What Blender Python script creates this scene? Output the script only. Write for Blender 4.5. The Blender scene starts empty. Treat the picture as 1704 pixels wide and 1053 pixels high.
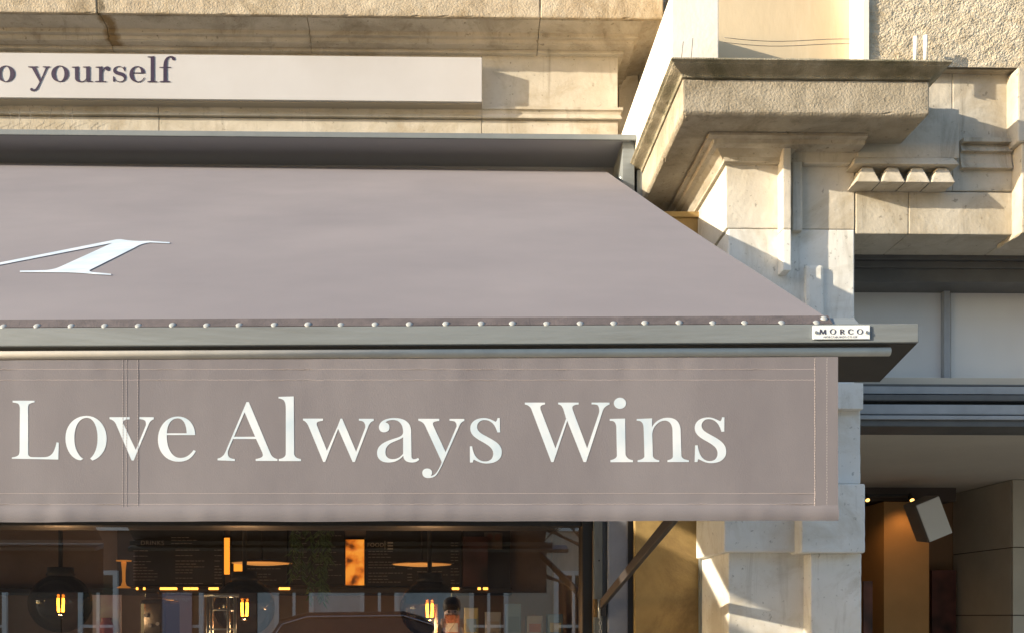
import bpy, bmesh, math, random, re
from mathutils import Vector, Matrix, noise
random.seed(7)
SC = bpy.context.scene
COL = SC.collection
# ------------------------------------------------------------------ camera, sky, sun, exposure
H = 1.60                      # eye height
F, CX, CY = 1500.0, 776.0, 1025.0   # lens in photo pixels (1704 wide)
TH = math.radians(0.92)
cs, sn = math.cos(TH), math.sin(TH)
cam = bpy.data.cameras.new('camera'); camo = bpy.data.objects.new('camera', cam); COL.objects.link(camo)
camo.location = (0, 0, H); camo.rotation_euler = (math.radians(90), 0, -TH)
cam.sensor_width = 36; cam.lens = 36 * F / 1704
cam.shift_x = (852 - CX) / 1704; cam.shift_y = (CY - 526.5) / 1704
cam.clip_start = 0.02; cam.clip_end = 500
SC.camera = camo
SUN = Vector((-0.925, -0.30, 0.25)).normalized()
w = bpy.data.worlds.new('World'); SC.world = w; w.use_nodes = True
nt = w.node_tree; bg = nt.nodes['Background']
sky = nt.nodes.new('ShaderNodeTexSky'); sky.sky_type = 'NISHITA'; sky.sun_disc = False
sky.sun_elevation = math.asin(SUN.z); sky.sun_rotation = math.atan2(SUN.x, SUN.y)
nt.links.new(sky.outputs[0], bg.inputs[0]); bg.inputs[1].default_value = 0.15
sl = bpy.data.lights.new('sun', 'SUN'); sl.energy = 3.8; sl.angle = math.radians(0.5); sl.color = (1.0, 0.865, 0.66)
so = bpy.data.objects.new('sun', sl); COL.objects.link(so)
so.rotation_euler = SUN.to_track_quat('Z', 'Y').to_euler(); so.location = (-10, -4, 8)
SC.view_settings.view_transform = 'Standard'; SC.view_settings.look = 'None'
SC.view_settings.exposure = 1.35; SC.view_settings.gamma = 1

# ------------------------------------------------------------------ helpers
def P(px, py, Y):
    a = (px - CX) / F; b = (CY - py) / F
    t = Y / (cs - a * sn)
    return Vector((t * (a * cs + sn), Y, t * b + H))
def X(px, Y): return P(px, 0, Y).x
def Z(py, Y, px=800): return P(px, py, Y).z
def on_plane(px, py, p0, n):
    a = (px - CX) / F; b = (CY - py) / F
    d = Vector((a * cs + sn, cs - a * sn, b)); o = Vector((0, 0, H))
    return o + d * ((p0 - o).dot(n) / d.dot(n))
def tag(o, label=None, cat=None, group=None, kind=None):
    if label: o['label'] = label
    if cat: o['category'] = cat
    if group: o['group'] = group
    if kind: o['kind'] = kind
    return o
def empty(name, loc, label, cat, group=None):
    o = bpy.data.objects.new(name, None); COL.objects.link(o); o.location = loc; o.empty_display_size = .1
    return tag(o, label, cat, group)
def link(name, me, mat, parent=None, local=False):
    o = bpy.data.objects.new(name, me); COL.objects.link(o)
    if mat and not me.materials: me.materials.append(mat)
    if parent is not None:
        o.parent = parent
        if not local and parent.type == 'EMPTY': o.matrix_parent_inverse = Matrix.Translation(-parent.location)
    return o
def mk(name, vs, fs, mat, parent=None, bevel=0, smooth=False, local=False):
    me = bpy.data.meshes.new(name); me.from_pydata([tuple(v) for v in vs], [], fs); me.update()
    bm = bmesh.new(); bm.from_mesh(me); bmesh.ops.recalc_face_normals(bm, faces=bm.faces)
    if bevel:
        es = [e for e in bm.edges if len(e.link_faces) == 2 and e.calc_face_angle(0) > .5]
        bmesh.ops.bevel(bm, geom=es, offset=bevel, segments=2, profile=.6, affect='EDGES', clamp_overlap=True)
    bm.to_mesh(me); bm.free()
    if smooth: me.polygons.foreach_set('use_smooth', [True] * len(me.polygons))
    return link(name, me, mat, parent, local)
BF = [(0, 1, 2, 3), (7, 6, 5, 4), (0, 4, 5, 1), (1, 5, 6, 2), (2, 6, 7, 3), (3, 7, 4, 0)]
def boxv(x0, x1, y0, y1, z0, z1):
    return [(x0, y0, z0), (x1, y0, z0), (x1, y0, z1), (x0, y0, z1), (x0, y1, z0), (x1, y1, z0), (x1, y1, z1), (x0, y1, z1)]
def box(name, x0, x1, y0, y1, z0, z1, mat, parent=None, bevel=0, local=False):
    return mk(name, boxv(x0, x1, y0, y1, z0, z1), BF, mat, parent, bevel, local=local)
def pbox(name, a, b, t, u, Yf, Yb, mat, parent=None, bevel=0):
    m = (a + b) / 2
    return box(name, X(a, Yf), X(b, Yf), Yf, Yb, Z(u, Yf, m), Z(t, Yf, m), mat, parent, bevel)
def multibox(name, boxes, mat, parent=None, bevel=0, local=False):
    vs, fs = [], []
    for b in boxes:
        k = len(vs); vs += boxv(*b); fs += [tuple(i + k for i in f) for f in BF]
    return mk(name, vs, fs, mat, parent, bevel, local=local)
def mould(name, prof, xl, xr, Yf, Yb, rl, rr, mat, parent, bevel=.0025, smooth=False):
    """rectangular plan lofted through (projection, z); rl/rr = the moulding returns at that end"""
    vs, fs = [], []
    for e, z in prof:
        vs += [(xl - e * rl, Yb, z), (xl - e * rl, Yf - e, z), (xr + e * rr, Yf - e, z), (xr + e * rr, Yb, z)]
    n = len(prof)
    for i in range(n - 1):
        for k in range(4):
            fs.append((4 * i + k, 4 * i + (k + 1) % 4, 4 * i + 4 + (k + 1) % 4, 4 * i + 4 + k))
    fs += [(0, 1, 2, 3), tuple(4 * (n - 1) + k for k in (3, 2, 1, 0))]
    return mk(name, vs, fs, mat, parent, bevel, smooth)
def weather(o, amp=.0018, cell=.03, freq=22):
    bm = bmesh.new(); bm.from_mesh(o.data)
    for _ in range(6):
        es = [e for e in bm.edges if e.calc_length() > cell]
        if not es: break
        bmesh.ops.subdivide_edges(bm, edges=es, cuts=1, use_grid_fill=True)
    bm.normal_update()
    for v in bm.verts:
        p = v.co; q = noise.fractal(p * freq, .9, 2.2, 4)
        chip = max(0, noise.noise(p * 31 + Vector((7, 3, 1))) - .32) * 2.2
        sharp = any(len(e.link_faces) == 2 and e.calc_face_angle(0) > .35 for e in v.link_edges)
        v.co = p + v.normal * (amp * q * .6 - (amp * 2.2 * chip if sharp else 0))
    bm.to_mesh(o.data); bm.free(); return o
def tube(name, pts, r, mat, parent=None, seg=8, local=False, r2=None):
    pts = [Vector(p) for p in pts]; vs, fs = [], []; n = len(pts)
    for i, p in enumerate(pts):
        d = (pts[min(i + 1, n - 1)] - pts[max(i - 1, 0)]).normalized()
        u = d.orthogonal().normalized(); v = d.cross(u)
        rr = r if r2 is None else r + (r2 - r) * i / (n - 1)
        vs += [p + (u * math.cos(k * 2 * math.pi / seg) + v * math.sin(k * 2 * math.pi / seg)) * rr for k in range(seg)]
    for i in range(n - 1):
        for k in range(seg):
            fs.append((i * seg + k, i * seg + (k + 1) % seg, (i + 1) * seg + (k + 1) % seg, (i + 1) * seg + k))
    fs += [tuple(range(seg)), tuple((n - 1) * seg + k for k in range(seg))]
    o = mk(name, vs, fs, mat, parent, local=local)
    for p in o.data.polygons: p.use_smooth = len(p.vertices) == 4
    return o
def lathe(name, prof, mat, parent=None, loc=(0, 0, 0), seg=24, smooth=True, local=True):
    vs, fs = [], []; n = len(prof); L = Vector(loc)
    for r, z in prof:
        vs += [L + Vector((r * math.cos(k * 2 * math.pi / seg), r * math.sin(k * 2 * math.pi / seg), z)) for k in range(seg)]
    for i in range(n - 1):
        for k in range(seg): fs.append((i * seg + k, i * seg + (k + 1) % seg, (i + 1) * seg + (k + 1) % seg, (i + 1) * seg + k))
    if prof[0][0] > .001: fs.append(tuple(range(seg)))
    if prof[-1][0] > .001: fs.append(tuple((n - 1) * seg + k for k in range(seg)))
    o = mk(name, vs, fs, mat, parent, local=local)
    if smooth:
        for p in o.data.polygons: p.use_smooth = len(p.vertices) == 4
    return o
# --- traced letter outlines: tiny path language -> filled 2D curve -> mesh on a plane
def flat(path):
    out = []; cur = []; tok = re.findall(r'[MLQCZ]|-?[\d.]+', path); i = 0; cmd = None; p = None
    def num():
        nonlocal i
        v = (float(tok[i]), float(tok[i + 1])); i += 2; return v
    while i < len(tok):
        if tok[i] in 'MLQCZ': cmd = tok[i]; i += 1
        if cmd == 'Z':
            if cur: out.append(cur); cur = []
            continue
        if cmd == 'M': p = num(); cur = [p]; cmd = 'L'
        elif cmd == 'L': p = num(); cur.append(p)
        elif cmd == 'Q':
            a = num(); b = num()
            for k in range(1, 7):
                t = k / 6; cur.append(tuple((1 - t) ** 2 * p[j] + 2 * t * (1 - t) * a[j] + t * t * b[j] for j in (0, 1)))
            p = b
        elif cmd == 'C':
            a = num(); b = num(); c = num()
            for k in range(1, 11):
                t = k / 10; cur.append(tuple((1 - t) ** 3 * p[j] + 3 * t * (1 - t) ** 2 * a[j] + 3 * t * t * (1 - t) * b[j] + t ** 3 * c[j] for j in (0, 1)))
            p = c
    return out
def ell(cx, cy, rx, ry, n=40):
    return [(cx + rx * math.cos(2 * math.pi * k / n), cy + ry * math.sin(2 * math.pi * k / n)) for k in range(n)]
def letter(name, contours, org, sc, mapper, mat, parent, lift=.002):
    """contours in traced units; mapper(px, py) -> (point on the surface, normal)"""
    cu = bpy.data.curves.new(name, 'CURVE'); cu.dimensions = '2D'; cu.fill_mode = 'BOTH'; cu.extrude = .5
    for c in contours:
        s = cu.splines.new('POLY'); s.points.add(len(c) - 1); s.use_cyclic_u = True
        for q, (u, v) in zip(s.points, c): q.co = (org[0] + u / sc, -(org[1] + v / sc), 0, 1)
    o = bpy.data.objects.new(name, cu); COL.objects.link(o)
    me = bpy.data.meshes.new_from_object(o.evaluated_get(bpy.context.evaluated_depsgraph_get()))
    bpy.data.objects.remove(o); bpy.data.curves.remove(cu)
    for v in me.vertices:
        p, n = mapper(v.co.x, -v.co.y)
        v.co = p + n * (lift if v.co.z > 0 else lift - .0003)
    me.update(); me.materials.clear()
    return link(name, me, mat, parent)
def words(name, body, size, loc, mat, parent=None, mirror=False, rotz=0, spacing=1.0, ext=.0006):
    cu = bpy.data.curves.new(name, 'FONT'); cu.body = body; cu.size = size; cu.extrude = ext; cu.space_character = spacing
    o = bpy.data.objects.new(name, cu); COL.objects.link(o)
    me = bpy.data.meshes.new_from_object(o.evaluated_get(bpy.context.evaluated_depsgraph_get()))
    bpy.data.objects.remove(o)
    M = Matrix.Translation(loc) @ Matrix.Rotation(rotz, 4, 'Z') @ Matrix.Rotation(math.pi / 2, 4, 'X')
    me.transform(M); me.materials.clear()
    return link(name, me, mat, parent)

# ------------------------------------------------------------------ materials
MATS = {}
def mat(name, col, rough=.6, metal=0, var=None, scale=6, bump=0, bscale=60, emit=None, estr=0, spec=.5, detail=6, stain=None, sscale=2.2, stretch=(1, 1, 1), pits=0, streak=None):
    if name in MATS: return MATS[name]
    m = bpy.data.materials.new(name); m.use_nodes = True; n = m.node_tree.nodes; l = m.node_tree.links
    b = n['Principled BSDF']; b.inputs['Roughness'].default_value = rough; b.inputs['Metallic'].default_value = metal
    b.inputs['Base Color'].default_value = (*col, 1); b.inputs['Specular IOR Level'].default_value = spec
    tc = n.new('ShaderNodeTexCoord'); mp = n.new('ShaderNodeMapping'); mp.inputs['Scale'].default_value = stretch
    l.new(tc.outputs['Object'], mp.inputs[0])
    out = None
    if var:
        t = n.new('ShaderNodeTexNoise'); t.inputs['Scale'].default_value = scale; t.inputs['Detail'].default_value = detail; t.inputs['Roughness'].default_value = .62
        l.new(mp.outputs[0], t.inputs['Vector'])
        r = n.new('ShaderNodeValToRGB'); r.color_ramp.elements[0].position = .32; r.color_ramp.elements[1].position = .68
        r.color_ramp.elements[0].color = (*var, 1); r.color_ramp.elements[1].color = (*col, 1)
        l.new(t.outputs['Fac'], r.inputs[0]); out = r.outputs[0]
    if stain:
        t2 = n.new('ShaderNodeTexNoise'); t2.inputs['Scale'].default_value = sscale; t2.inputs['Detail'].default_value = 8; t2.inputs['Roughness'].default_value = .7; t2.inputs['Distortion'].default_value = .6
        l.new(mp.outputs[0], t2.inputs['Vector'])
        r2 = n.new('ShaderNodeValToRGB'); r2.color_ramp.elements[0].position = .48; r2.color_ramp.elements[1].position = .66
        r2.color_ramp.elements[0].color = (0, 0, 0, 1); r2.color_ramp.elements[1].color = (.75, .75, .75, 1)
        l.new(t2.outputs['Fac'], r2.inputs[0])
        mx = n.new('ShaderNodeMix'); mx.data_type = 'RGBA'
        l.new(r2.outputs[0], mx.inputs[0])
        if out: l.new(out, mx.inputs[6])
        else: mx.inputs[6].default_value = (*col, 1)
        mx.inputs[7].default_value = (*stain, 1); out = mx.outputs[2]
    if streak:
        m4 = n.new('ShaderNodeMapping'); m4.inputs['Scale'].default_value = (9, 9, 1.3); l.new(tc.outputs['Object'], m4.inputs[0])
        t4 = n.new('ShaderNodeTexNoise'); t4.inputs['Scale'].default_value = 1.4; t4.inputs['Detail'].default_value = 7; t4.inputs['Roughness'].default_value = .68; t4.inputs['Distortion'].default_value = .8; l.new(m4.outputs[0], t4.inputs['Vector'])
        r4 = n.new('ShaderNodeValToRGB'); r4.color_ramp.elements[0].position = .55; r4.color_ramp.elements[1].position = .78; r4.color_ramp.elements[0].color = (0, 0, 0, 1); r4.color_ramp.elements[1].color = (.8, .8, .8, 1); l.new(t4.outputs['Fac'], r4.inputs[0])
        x4 = n.new('ShaderNodeMix'); x4.data_type = 'RGBA'; l.new(r4.outputs[0], x4.inputs[0]); l.new(out, x4.inputs[6]); x4.inputs[7].default_value = (*streak, 1); out = x4.outputs[2]
        m5 = n.new('ShaderNodeTexNoise'); m5.inputs['Scale'].default_value = 55; m5.inputs['Detail'].default_value = 3; l.new(tc.outputs['Object'], m5.inputs['Vector'])
        r5 = n.new('ShaderNodeValToRGB'); r5.color_ramp.elements[0].position = .66; r5.color_ramp.elements[1].position = .74; r5.color_ramp.elements[0].color = (0, 0, 0, 1); r5.color_ramp.elements[1].color = (.55, .55, .55, 1); l.new(m5.outputs['Fac'], r5.inputs[0])
        x5 = n.new('ShaderNodeMix'); x5.data_type = 'RGBA'; l.new(r5.outputs[0], x5.inputs[0]); l.new(out, x5.inputs[6]); x5.inputs[7].default_value = (*[c * .5 for c in streak], 1); out = x5.outputs[2]
    if out: l.new(out, b.inputs['Base Color'])
    if bump:
        t3 = n.new('ShaderNodeTexNoise'); t3.inputs['Scale'].default_value = bscale; t3.inputs['Detail'].default_value = 5
        l.new(mp.outputs[0], t3.inputs['Vector'])
        bp = n.new('ShaderNodeBump'); bp.inputs['Strength'].default_value = bump; bp.inputs['Distance'].default_value = .01
        l.new(t3.outputs['Fac'], bp.inputs['Height']); last = bp
        if pits:
            vo = n.new('ShaderNodeTexVoronoi'); vo.inputs['Scale'].default_value = pits; l.new(mp.outputs[0], vo.inputs['Vector'])
            b2 = n.new('ShaderNodeBump'); b2.inputs['Strength'].default_value = .5; b2.inputs['Distance'].default_value = .01
            l.new(vo.outputs['Distance'], b2.inputs['Height']); l.new(bp.outputs[0], b2.inputs['Normal']); last = b2
        l.new(last.outputs[0], b.inputs['Normal'])
    if emit:
        b.inputs['Emission Color'].default_value = (*emit, 1); b.inputs['Emission Strength'].default_value = estr
    MATS[name] = m; return m
def glass(name, tint, ior=1.5, boost=1.0, rough=0.0):
    m = bpy.data.materials.new(name); m.use_nodes = True; n = m.node_tree.nodes; l = m.node_tree.links
    n.remove(n['Principled BSDF'])
    tr = n.new('ShaderNodeBsdfTransparent'); tr.inputs[0].default_value = (*tint, 1)
    gl = n.new('ShaderNodeBsdfGlossy'); gl.inputs['Roughness'].default_value = rough
    fr = n.new('ShaderNodeFresnel'); ge = n.new('ShaderNodeNewGeometry'); mr = n.new('ShaderNodeMapRange')   # thin sheet: the same from both sides
    mr.inputs[3].default_value = ior; mr.inputs[4].default_value = 1 / ior; l.new(ge.outputs['Backfacing'], mr.inputs[0]); l.new(mr.outputs[0], fr.inputs[0])
    mx = n.new('ShaderNodeMixShader'); l.new(fr.outputs[0], mx.inputs[0]); l.new(tr.outputs[0], mx.inputs[1]); l.new(gl.outputs[0], mx.inputs[2])
    l.new(mx.outputs[0], n['Material Output'].inputs[0]); return m
STONE = mat('limestone', (.53, .475, .385), .85, var=(.41, .36, .28), scale=5, bump=.25, bscale=90, stain=(.22, .18, .12), sscale=2.4, streak=(.17, .135, .085))
SMOOTH = mat('smooth limestone', (.56, .515, .435), .8, var=(.42, .38, .305), scale=5, bump=.18, bscale=70, stain=(.33, .27, .18), sscale=3.4, streak=(.24, .205, .155))
ROUGH = mat('rough tooled limestone', (.50, .43, .32), .92, var=(.37, .30, .21), scale=9, bump=.45, bscale=120, stain=(.25, .19, .11), sscale=5, streak=(.24, .18, .10))
GRIME = mat('grimy cornice limestone', (.42, .37, .29), .9, var=(.29, .25, .185), scale=7, bump=.4, bscale=130, stain=(.17, .14, .09), sscale=3.0, streak=(.14, .12, .08))
MOSS = mat('lichen cornice limestone', (.42, .375, .28), .92, var=(.22, .195, .135), scale=11, bump=.6, bscale=200, stain=(.10, .095, .05), sscale=4)
PALE = mat('pale painted stone', (.80, .79, .75), .75, var=(.68, .665, .62), scale=3.2, bump=.12, bscale=50, stain=(.50, .45, .36), sscale=3.0, streak=(.40, .375, .32))
PALE2 = mat('weathered pale stone', (.67, .63, .555), .78, var=(.52, .48, .41), scale=4, bump=.15, bscale=60, stain=(.42, .355, .25), sscale=3.2, streak=(.32, .285, .225))
WHITEST = mat('white for sunlit stone and pipes', (.80, .77, .70), .8, var=(.72, .68, .60), scale=5, bump=.15, bscale=60)  # glare of sun on stone painted in as white; the pipes are plain white
CREAM = mat('cream render', (.58, .48, .33), .8, var=(.48, .39, .26), scale=3, bump=.08, stain=(.66, .58, .44), sscale=1.8, stretch=(1, 1, .4))
OCHRE = mat('ochre painted panel', (.40, .275, .105), .65, var=(.31, .205, .075), scale=9, bump=.12, bscale=120, stain=(.16, .10, .04), sscale=2.5)
SIGNW = mat('white sign paint', (.50, .49, .49), .5, var=(.455, .44, .43), scale=2.2)
PURPLE = mat('purple letter paint', (.020, .008, .028), .5, var=(.038, .018, .048), scale=60)
FAB = mat('mauve grey awning canvas', (.232, .213, .224), .9, var=(.198, .183, .196), scale=1.7, bump=.10, bscale=420, spec=.2, detail=4)
FABV = mat('mauve grey valance canvas', (.205, .193, .210), .9, var=(.165, .155, .172), scale=3.4, bump=.10, bscale=420, spec=.2, detail=4, stretch=(1.6, 1, .7))
HEM = mat('brown hem canvas', (.125, .105, .108), .9, var=(.07, .06, .064), scale=28, bump=.2, bscale=300)
THREAD = mat('pale thread', (.42, .37, .365), .8)
LETW = mat('white letter paint', (.62, .67, .73), .55, var=(.46, .56, .65), scale=16, detail=2)
RAIL = mat('grey green painted timber', (.20, .225, .24), .55, var=(.168, .19, .205), scale=16, bump=.12, bscale=90, stretch=(.12, 1, 1), stain=(.13, .14, .14), sscale=9)
HOODM = mat('grey painted hood', (.20, .22, .225), .5, var=(.17, .19, .195), scale=9)
HOODIN = mat('dark hood lining', (.32, .33, .35), .7)
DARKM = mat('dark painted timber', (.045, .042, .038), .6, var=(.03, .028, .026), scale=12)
TUBEM = mat('grey steel tube', (.60, .55, .47), .38, 0, var=(.50, .46, .40), scale=20)
STEEL = mat('worn steel', (.55, .55, .53), .35, .8)
STUD = mat('pale stud', (.33, .35, .355), .5)
ARMM = mat('dark steel arm', (.045, .040, .040), .5, .1)
FRAMEB = mat('blue grey frame paint', (.26, .28, .34), .5, var=(.21, .23, .28), scale=9, bump=.05)
FRAMEG = mat('worn grey frame paint', (.20, .215, .215), .5, var=(.12, .13, .13), scale=22, bump=.1, stretch=(1, 1, .2))
BLACKF = mat('black frame paint', (.022, .020, .018), .45)
SHOPG = mat('dark grey shopfront paint', (.12, .12, .118), .5, var=(.09, .09, .09), scale=10)
SHOPL = mat('mid grey shopfront paint', (.36, .37, .385), .45, var=(.29, .30, .31), scale=10)
PANEL = mat('lilac grey panel', (.74, .72, .69), .3, var=(.64, .62, .60), scale=1.6, detail=3)
PLATE = mat('white enamel plate', (.78, .82, .84), .35, var=(.70, .75, .78), scale=40)
INK = mat('dark plate ink', (.05, .045, .07), .5)
RUST = mat('rusty hinge plate', (.24, .15, .06), .7, .2, var=(.12, .07, .03), scale=60)

# ------------------------------------------------------------------ ground
ASPH = mat('asphalt', (.06, .058, .055), .9, var=(.045, .044, .042), scale=30, bump=.4, bscale=200)
PAVE = mat('paving', (.30, .28, .25), .85, var=(.24, .225, .20), scale=3, bump=.2)
tag(box('ground', -60, 60, -60, 60, -.3, -.13, ASPH), kind='structure')
tag(box('pavement', -40, 40, -1.6, 4.0, -.2, 0, PAVE, bevel=.01), kind='structure')
tag(box('far_pavement', -40, 40, -10.4, -8.0, -.2, 0, PAVE, bevel=.01), kind='structure')

# ------------------------------------------------------------------ stone building
B = empty('stone_building', (0, 4.4, 0), 'weathered limestone shop building with moulded cornices and a big corner pilaster', 'building')
YW = 4.35
def stained(src, px, half, col):
    m = MATS[src].copy(); m.name = 'rain stained ' + src; n = m.node_tree.nodes; l = m.node_tree.links; b = n['Principled BSDF']
    old = b.inputs['Base Color'].links[0].from_socket
    tc = n.new('ShaderNodeTexCoord'); sp = n.new('ShaderNodeSeparateXYZ'); l.new(tc.outputs['Object'], sp.inputs[0])
    t = n.new('ShaderNodeTexNoise'); t.inputs['Scale'].default_value = 18; t.inputs['Detail'].default_value = 4; l.new(tc.outputs['Object'], t.inputs['Vector'])
    def mth(op, a, b_):
        q = n.new('ShaderNodeMath'); q.operation = op
        for i, v in enumerate((a, b_)):
            if isinstance(v, (int, float)): q.inputs[i].default_value = v
            elif v is not None: l.new(v, q.inputs[i])
        return q.outputs[0]
    d = mth('ABSOLUTE', mth('SUBTRACT', mth('ADD', sp.outputs[0], mth('MULTIPLY', mth('SUBTRACT', t.outputs['Fac'], .5), .09)), X(px, YW)), None)
    mr = n.new('ShaderNodeMapRange'); mr.inputs[1].default_value = half * .35; mr.inputs[2].default_value = half; mr.inputs[3].default_value = .85; mr.inputs[4].default_value = 0; l.new(d, mr.inputs[0])
    mx = n.new('ShaderNodeMix'); mx.data_type = 'RGBA'; l.new(mr.outputs[0], mx.inputs[0]); l.new(old, mx.inputs[6]); mx.inputs[7].default_value = (*col, 1); l.new(mx.outputs[2], b.inputs['Base Color'])
    return m
STST = stained('limestone', 196, .045, (.20, .12, .035)); RGST = stained('rough tooled limestone', 190, .03, (.12, .09, .05))
XF = X(1028, YW)                       # right end of the frieze
def zz(py, Y=YW, px=500): return Z(py, Y, px)
def split(name, prof, joints, Yf, Yb, m, bevel=.0025, gap=.0012, rr=1):
    xs = [-4.2] + [X(j, Yf) for j in joints] + [XF]
    for i in range(len(xs) - 1):
        last = i == len(xs) - 2
        o = mould(name, prof, xs[i] + gap, xs[i + 1] - (0 if last else gap), Yf, Yb, 0, rr if last else 0, m, B, bevel)
        if xs[i + 1] > -1.8: weather(o, *((.004, .03, 16) if name == 'coping_stone' else (.0009, .05, 16)))
zt = zz(25, 4.17)
split('coping_stone', [(.178, zt + .7), (.178, zt)], [-420, 186, 893], YW, 4.9, RGST, .006)
split('soffit_stone', [(.165, zt - .0015), (.085, zt - .012), (.085, zt - .030), (.066, zt - .032), (.066, zt - .050)], [-300, 190, 520, 893], YW, 4.9, STST)
z0 = zt - .0515; z1 = zz(80, 4.33)
cy = [(.066, z0)] + [(.066 - .052 * math.sin(t * math.pi / 16), z0 - .004 - (z0 - z1 - .004) * (1 - math.cos(t * math.pi / 16))) for t in range(9)]
split('cavetto_stone', cy, [-300, 190, 520, 893], YW, 4.9, STST, .0015)
split('fillet_stone', [(.024, z1 - .001), (.024, zz(86, 4.33))], [-300, 190, 520, 893], YW, 4.9, SMOOTH)
split('frieze_block', [(0, zz(87)), (0, zz(178))], [-350, 405, 801], YW, 4.9, SMOOTH)
za = zz(178.5)
split('architrave_moulding', [(.022, za), (.022, zz(183)), (.014, zz(184)), (.010, zz(189)), (.018, zz(195)), (.018, zz(197))], [-350, 265, 802], YW, 4.9, SMOOTH, .001)
split('lower_frieze_block', [(.002, zz(198)), (.002, zz(245))], [-350, 265, 802], YW, 4.9, SMOOTH)
pbox('mortar_ledge', 900, 1030, 225, 234, 4.31, YW + .02, STONE, B, .004)
# wall core behind, and the recess wall between shop and pier
box('wall', -4.2, XF - .01, 4.42, 4.9, zz(300), zt + .75, SMOOTH, B)
box('recess_wall', XF - .02, 1.6, 4.62, 4.9, 0, 5.2, STONE, B)
for (t, u, e) in ((0, 34, .17), (36, 62, .10), (64, 108, .05)):
    mould('recess_moulding', [(e, Z(t, 4.62 - e)), (e * .9, Z(u, 4.62 - e))], XF - .02, 1.2, 4.62, 4.8, 0, 0, STONE, B, .003)
pbox('recess_block', 1030, 1062, 112, 300, 4.60, 4.64, SMOOTH, B, .002); pbox('recess_block', 1064, 1110, 112, 300, 4.60, 4.64, SMOOTH, B, .002)
box('fascia_panel', -4.2, X(1057, 4.0), 4.26, 4.4, Z(872, 4.1), zz(246), DARKM, B)

# --- pilaster with its cornice
YP = 3.5
xl, xr = X(1208, YP), X(1422, YP)
PIL = box('pilaster', xl + .02, xr - .02, 3.56, 4.6, 0, Z(240, YP, 1300), SMOOTH, B)
def pil(name, a, b, t, u, Yf, Yb, m, bevel=.004): return weather(pbox(name, a, b, t, u, Yf, Yb, m, PIL, bevel), .0014, .03)
weather(box('shaft_block', xl, X(1300, YP), YP, 4.55, Z(381, YP, 1300) + .001, Z(232, YP, 1300), PALE2, PIL, .004), .0014, .04)
weather(box('shaft_block', X(1300, YP), xr, YP + .001, 4.55, Z(381, YP, 1300) + .001, Z(232, YP, 1300), PALE2, PIL, .002), .0014, .04)
zl = Z(381, YP, 1300) - .001
for t, u in ((381, 640), (640, 805), (918, 1190), (1190, 1460)):
    weather(box('shaft_block', X(1212, YP), xr, YP, 4.1, max(0, Z(u, YP, 1300)) + .001, Z(t, YP, 1300) - .001, PALE, PIL, .005), .0014, .04)
# stepped right half of the shaft
pil('fret_bar', 1303, 1317, 238, 381, 3.445, 3.52, PALE2); pil('fret_bar', 1303, 1317, 381.5, 450, 3.445, 3.52, PALE)
pil('fret_bar', 1341, 1372, 440, 700, 3.482, 3.52, PALE, .014); pil('fret_bar', 1319, 1336, 262, 384, 3.478, 3.52, PALE2, .006)
pil('panel_head', 1338, 1424, 246, 273, 3.478, 3.52, PALE2, .004)
pil('quoin_block', 1300, 1437, 636, 680, 3.40, 3.6, PALE)
pil('quoin_strip', 1349, 1432, 681, 804, 3.43, 3.6, PALE)
pil('quoin_block', 1205, 1333, 805, 918, 3.46, 3.86, PALE, .006); pil('quoin_block', 1334, 1440, 804, 919, 3.39, 3.7, PALE, .006)
pil('quoin_strip', 1349, 1434, 920, 1240, 3.43, 3.6, PALE, .006); pil('quoin_strip', 1349, 1434, 1241, 1480, 3.43, 3.6, PALE, .006)
# capital + bed moulding + cornice
zc = Z(193, 3.28, 1340)               # soffit of the corona
weather(mould('capital', [(.024, Z(240, 3.45, 1250)), (.056, Z(240, 3.45, 1250) - .003), (.054, Z(246, 3.45, 1250)), (.044, Z(249, 3.45, 1250)), (.014, Z(266, 3.47, 1250)), (.014, Z(271, 3.48, 1250))], xl, X(1297, YP), YP, 4.5, 1, 1, SMOOTH, PIL, .0015))
weather(mould('bed_moulding', [(.105, zc - .001), (.105, zc - .012), (.085, zc - .015), (.080, zc - .030), (.028, zc - .034), (.024, zc - .07)], xl + .01, X(1424, YP), YP, 4.5, 1, 0, STONE, PIL, .001))
cxl, cxr = X(1136, 3.28), X(1547, 3.28)
weather(mould('corona_stone', [(0, Z(134, 3.28, 1340)), (0, zc + .012), (-.012, zc)], cxl, cxr, 3.28, 4.5, 1, 1, GRIME, PIL, .006))
zy = Z(132, 3.28, 1340); zk = Z(96.5, 3.22, 1340)
cym = [(-.01, zk + .004), (.052, zk + .002), (.056, zk - .006)] + [(.05 - .04 * (1 - math.cos(t * math.pi / 6)) / 2 - .004, zk - .012 - (zk - zy - .02) * t / 6) for t in range(7)] + [(.004, zy), (-.02, zy - .003)]
weather(mould('cyma_stone', cym, cxl, cxr, 3.28, 4.5, 1, 1, MOSS, PIL, .0015))
# upper pier
wl = X(1030, 4.36); wtop = Z(235, 4.36, 1035)
box('plinth_block', wl, X(1196, 3.31), 3.31, 4.55, zk + .002, wtop, WHITEST, PIL, .004)  # sunlit stone: its brightness is put into the white colour, reveal below too
box('pier_panel', X(1190, 3.56), X(1425, 3.56), 3.56, 4.4, zk - .02, 4.6, CREAM, PIL)
box('pier_reveal', X(1437, 3.44), X(1446, 3.44), 3.44, 3.75, zk - .02, 4.6, WHITEST, PIL)
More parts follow.
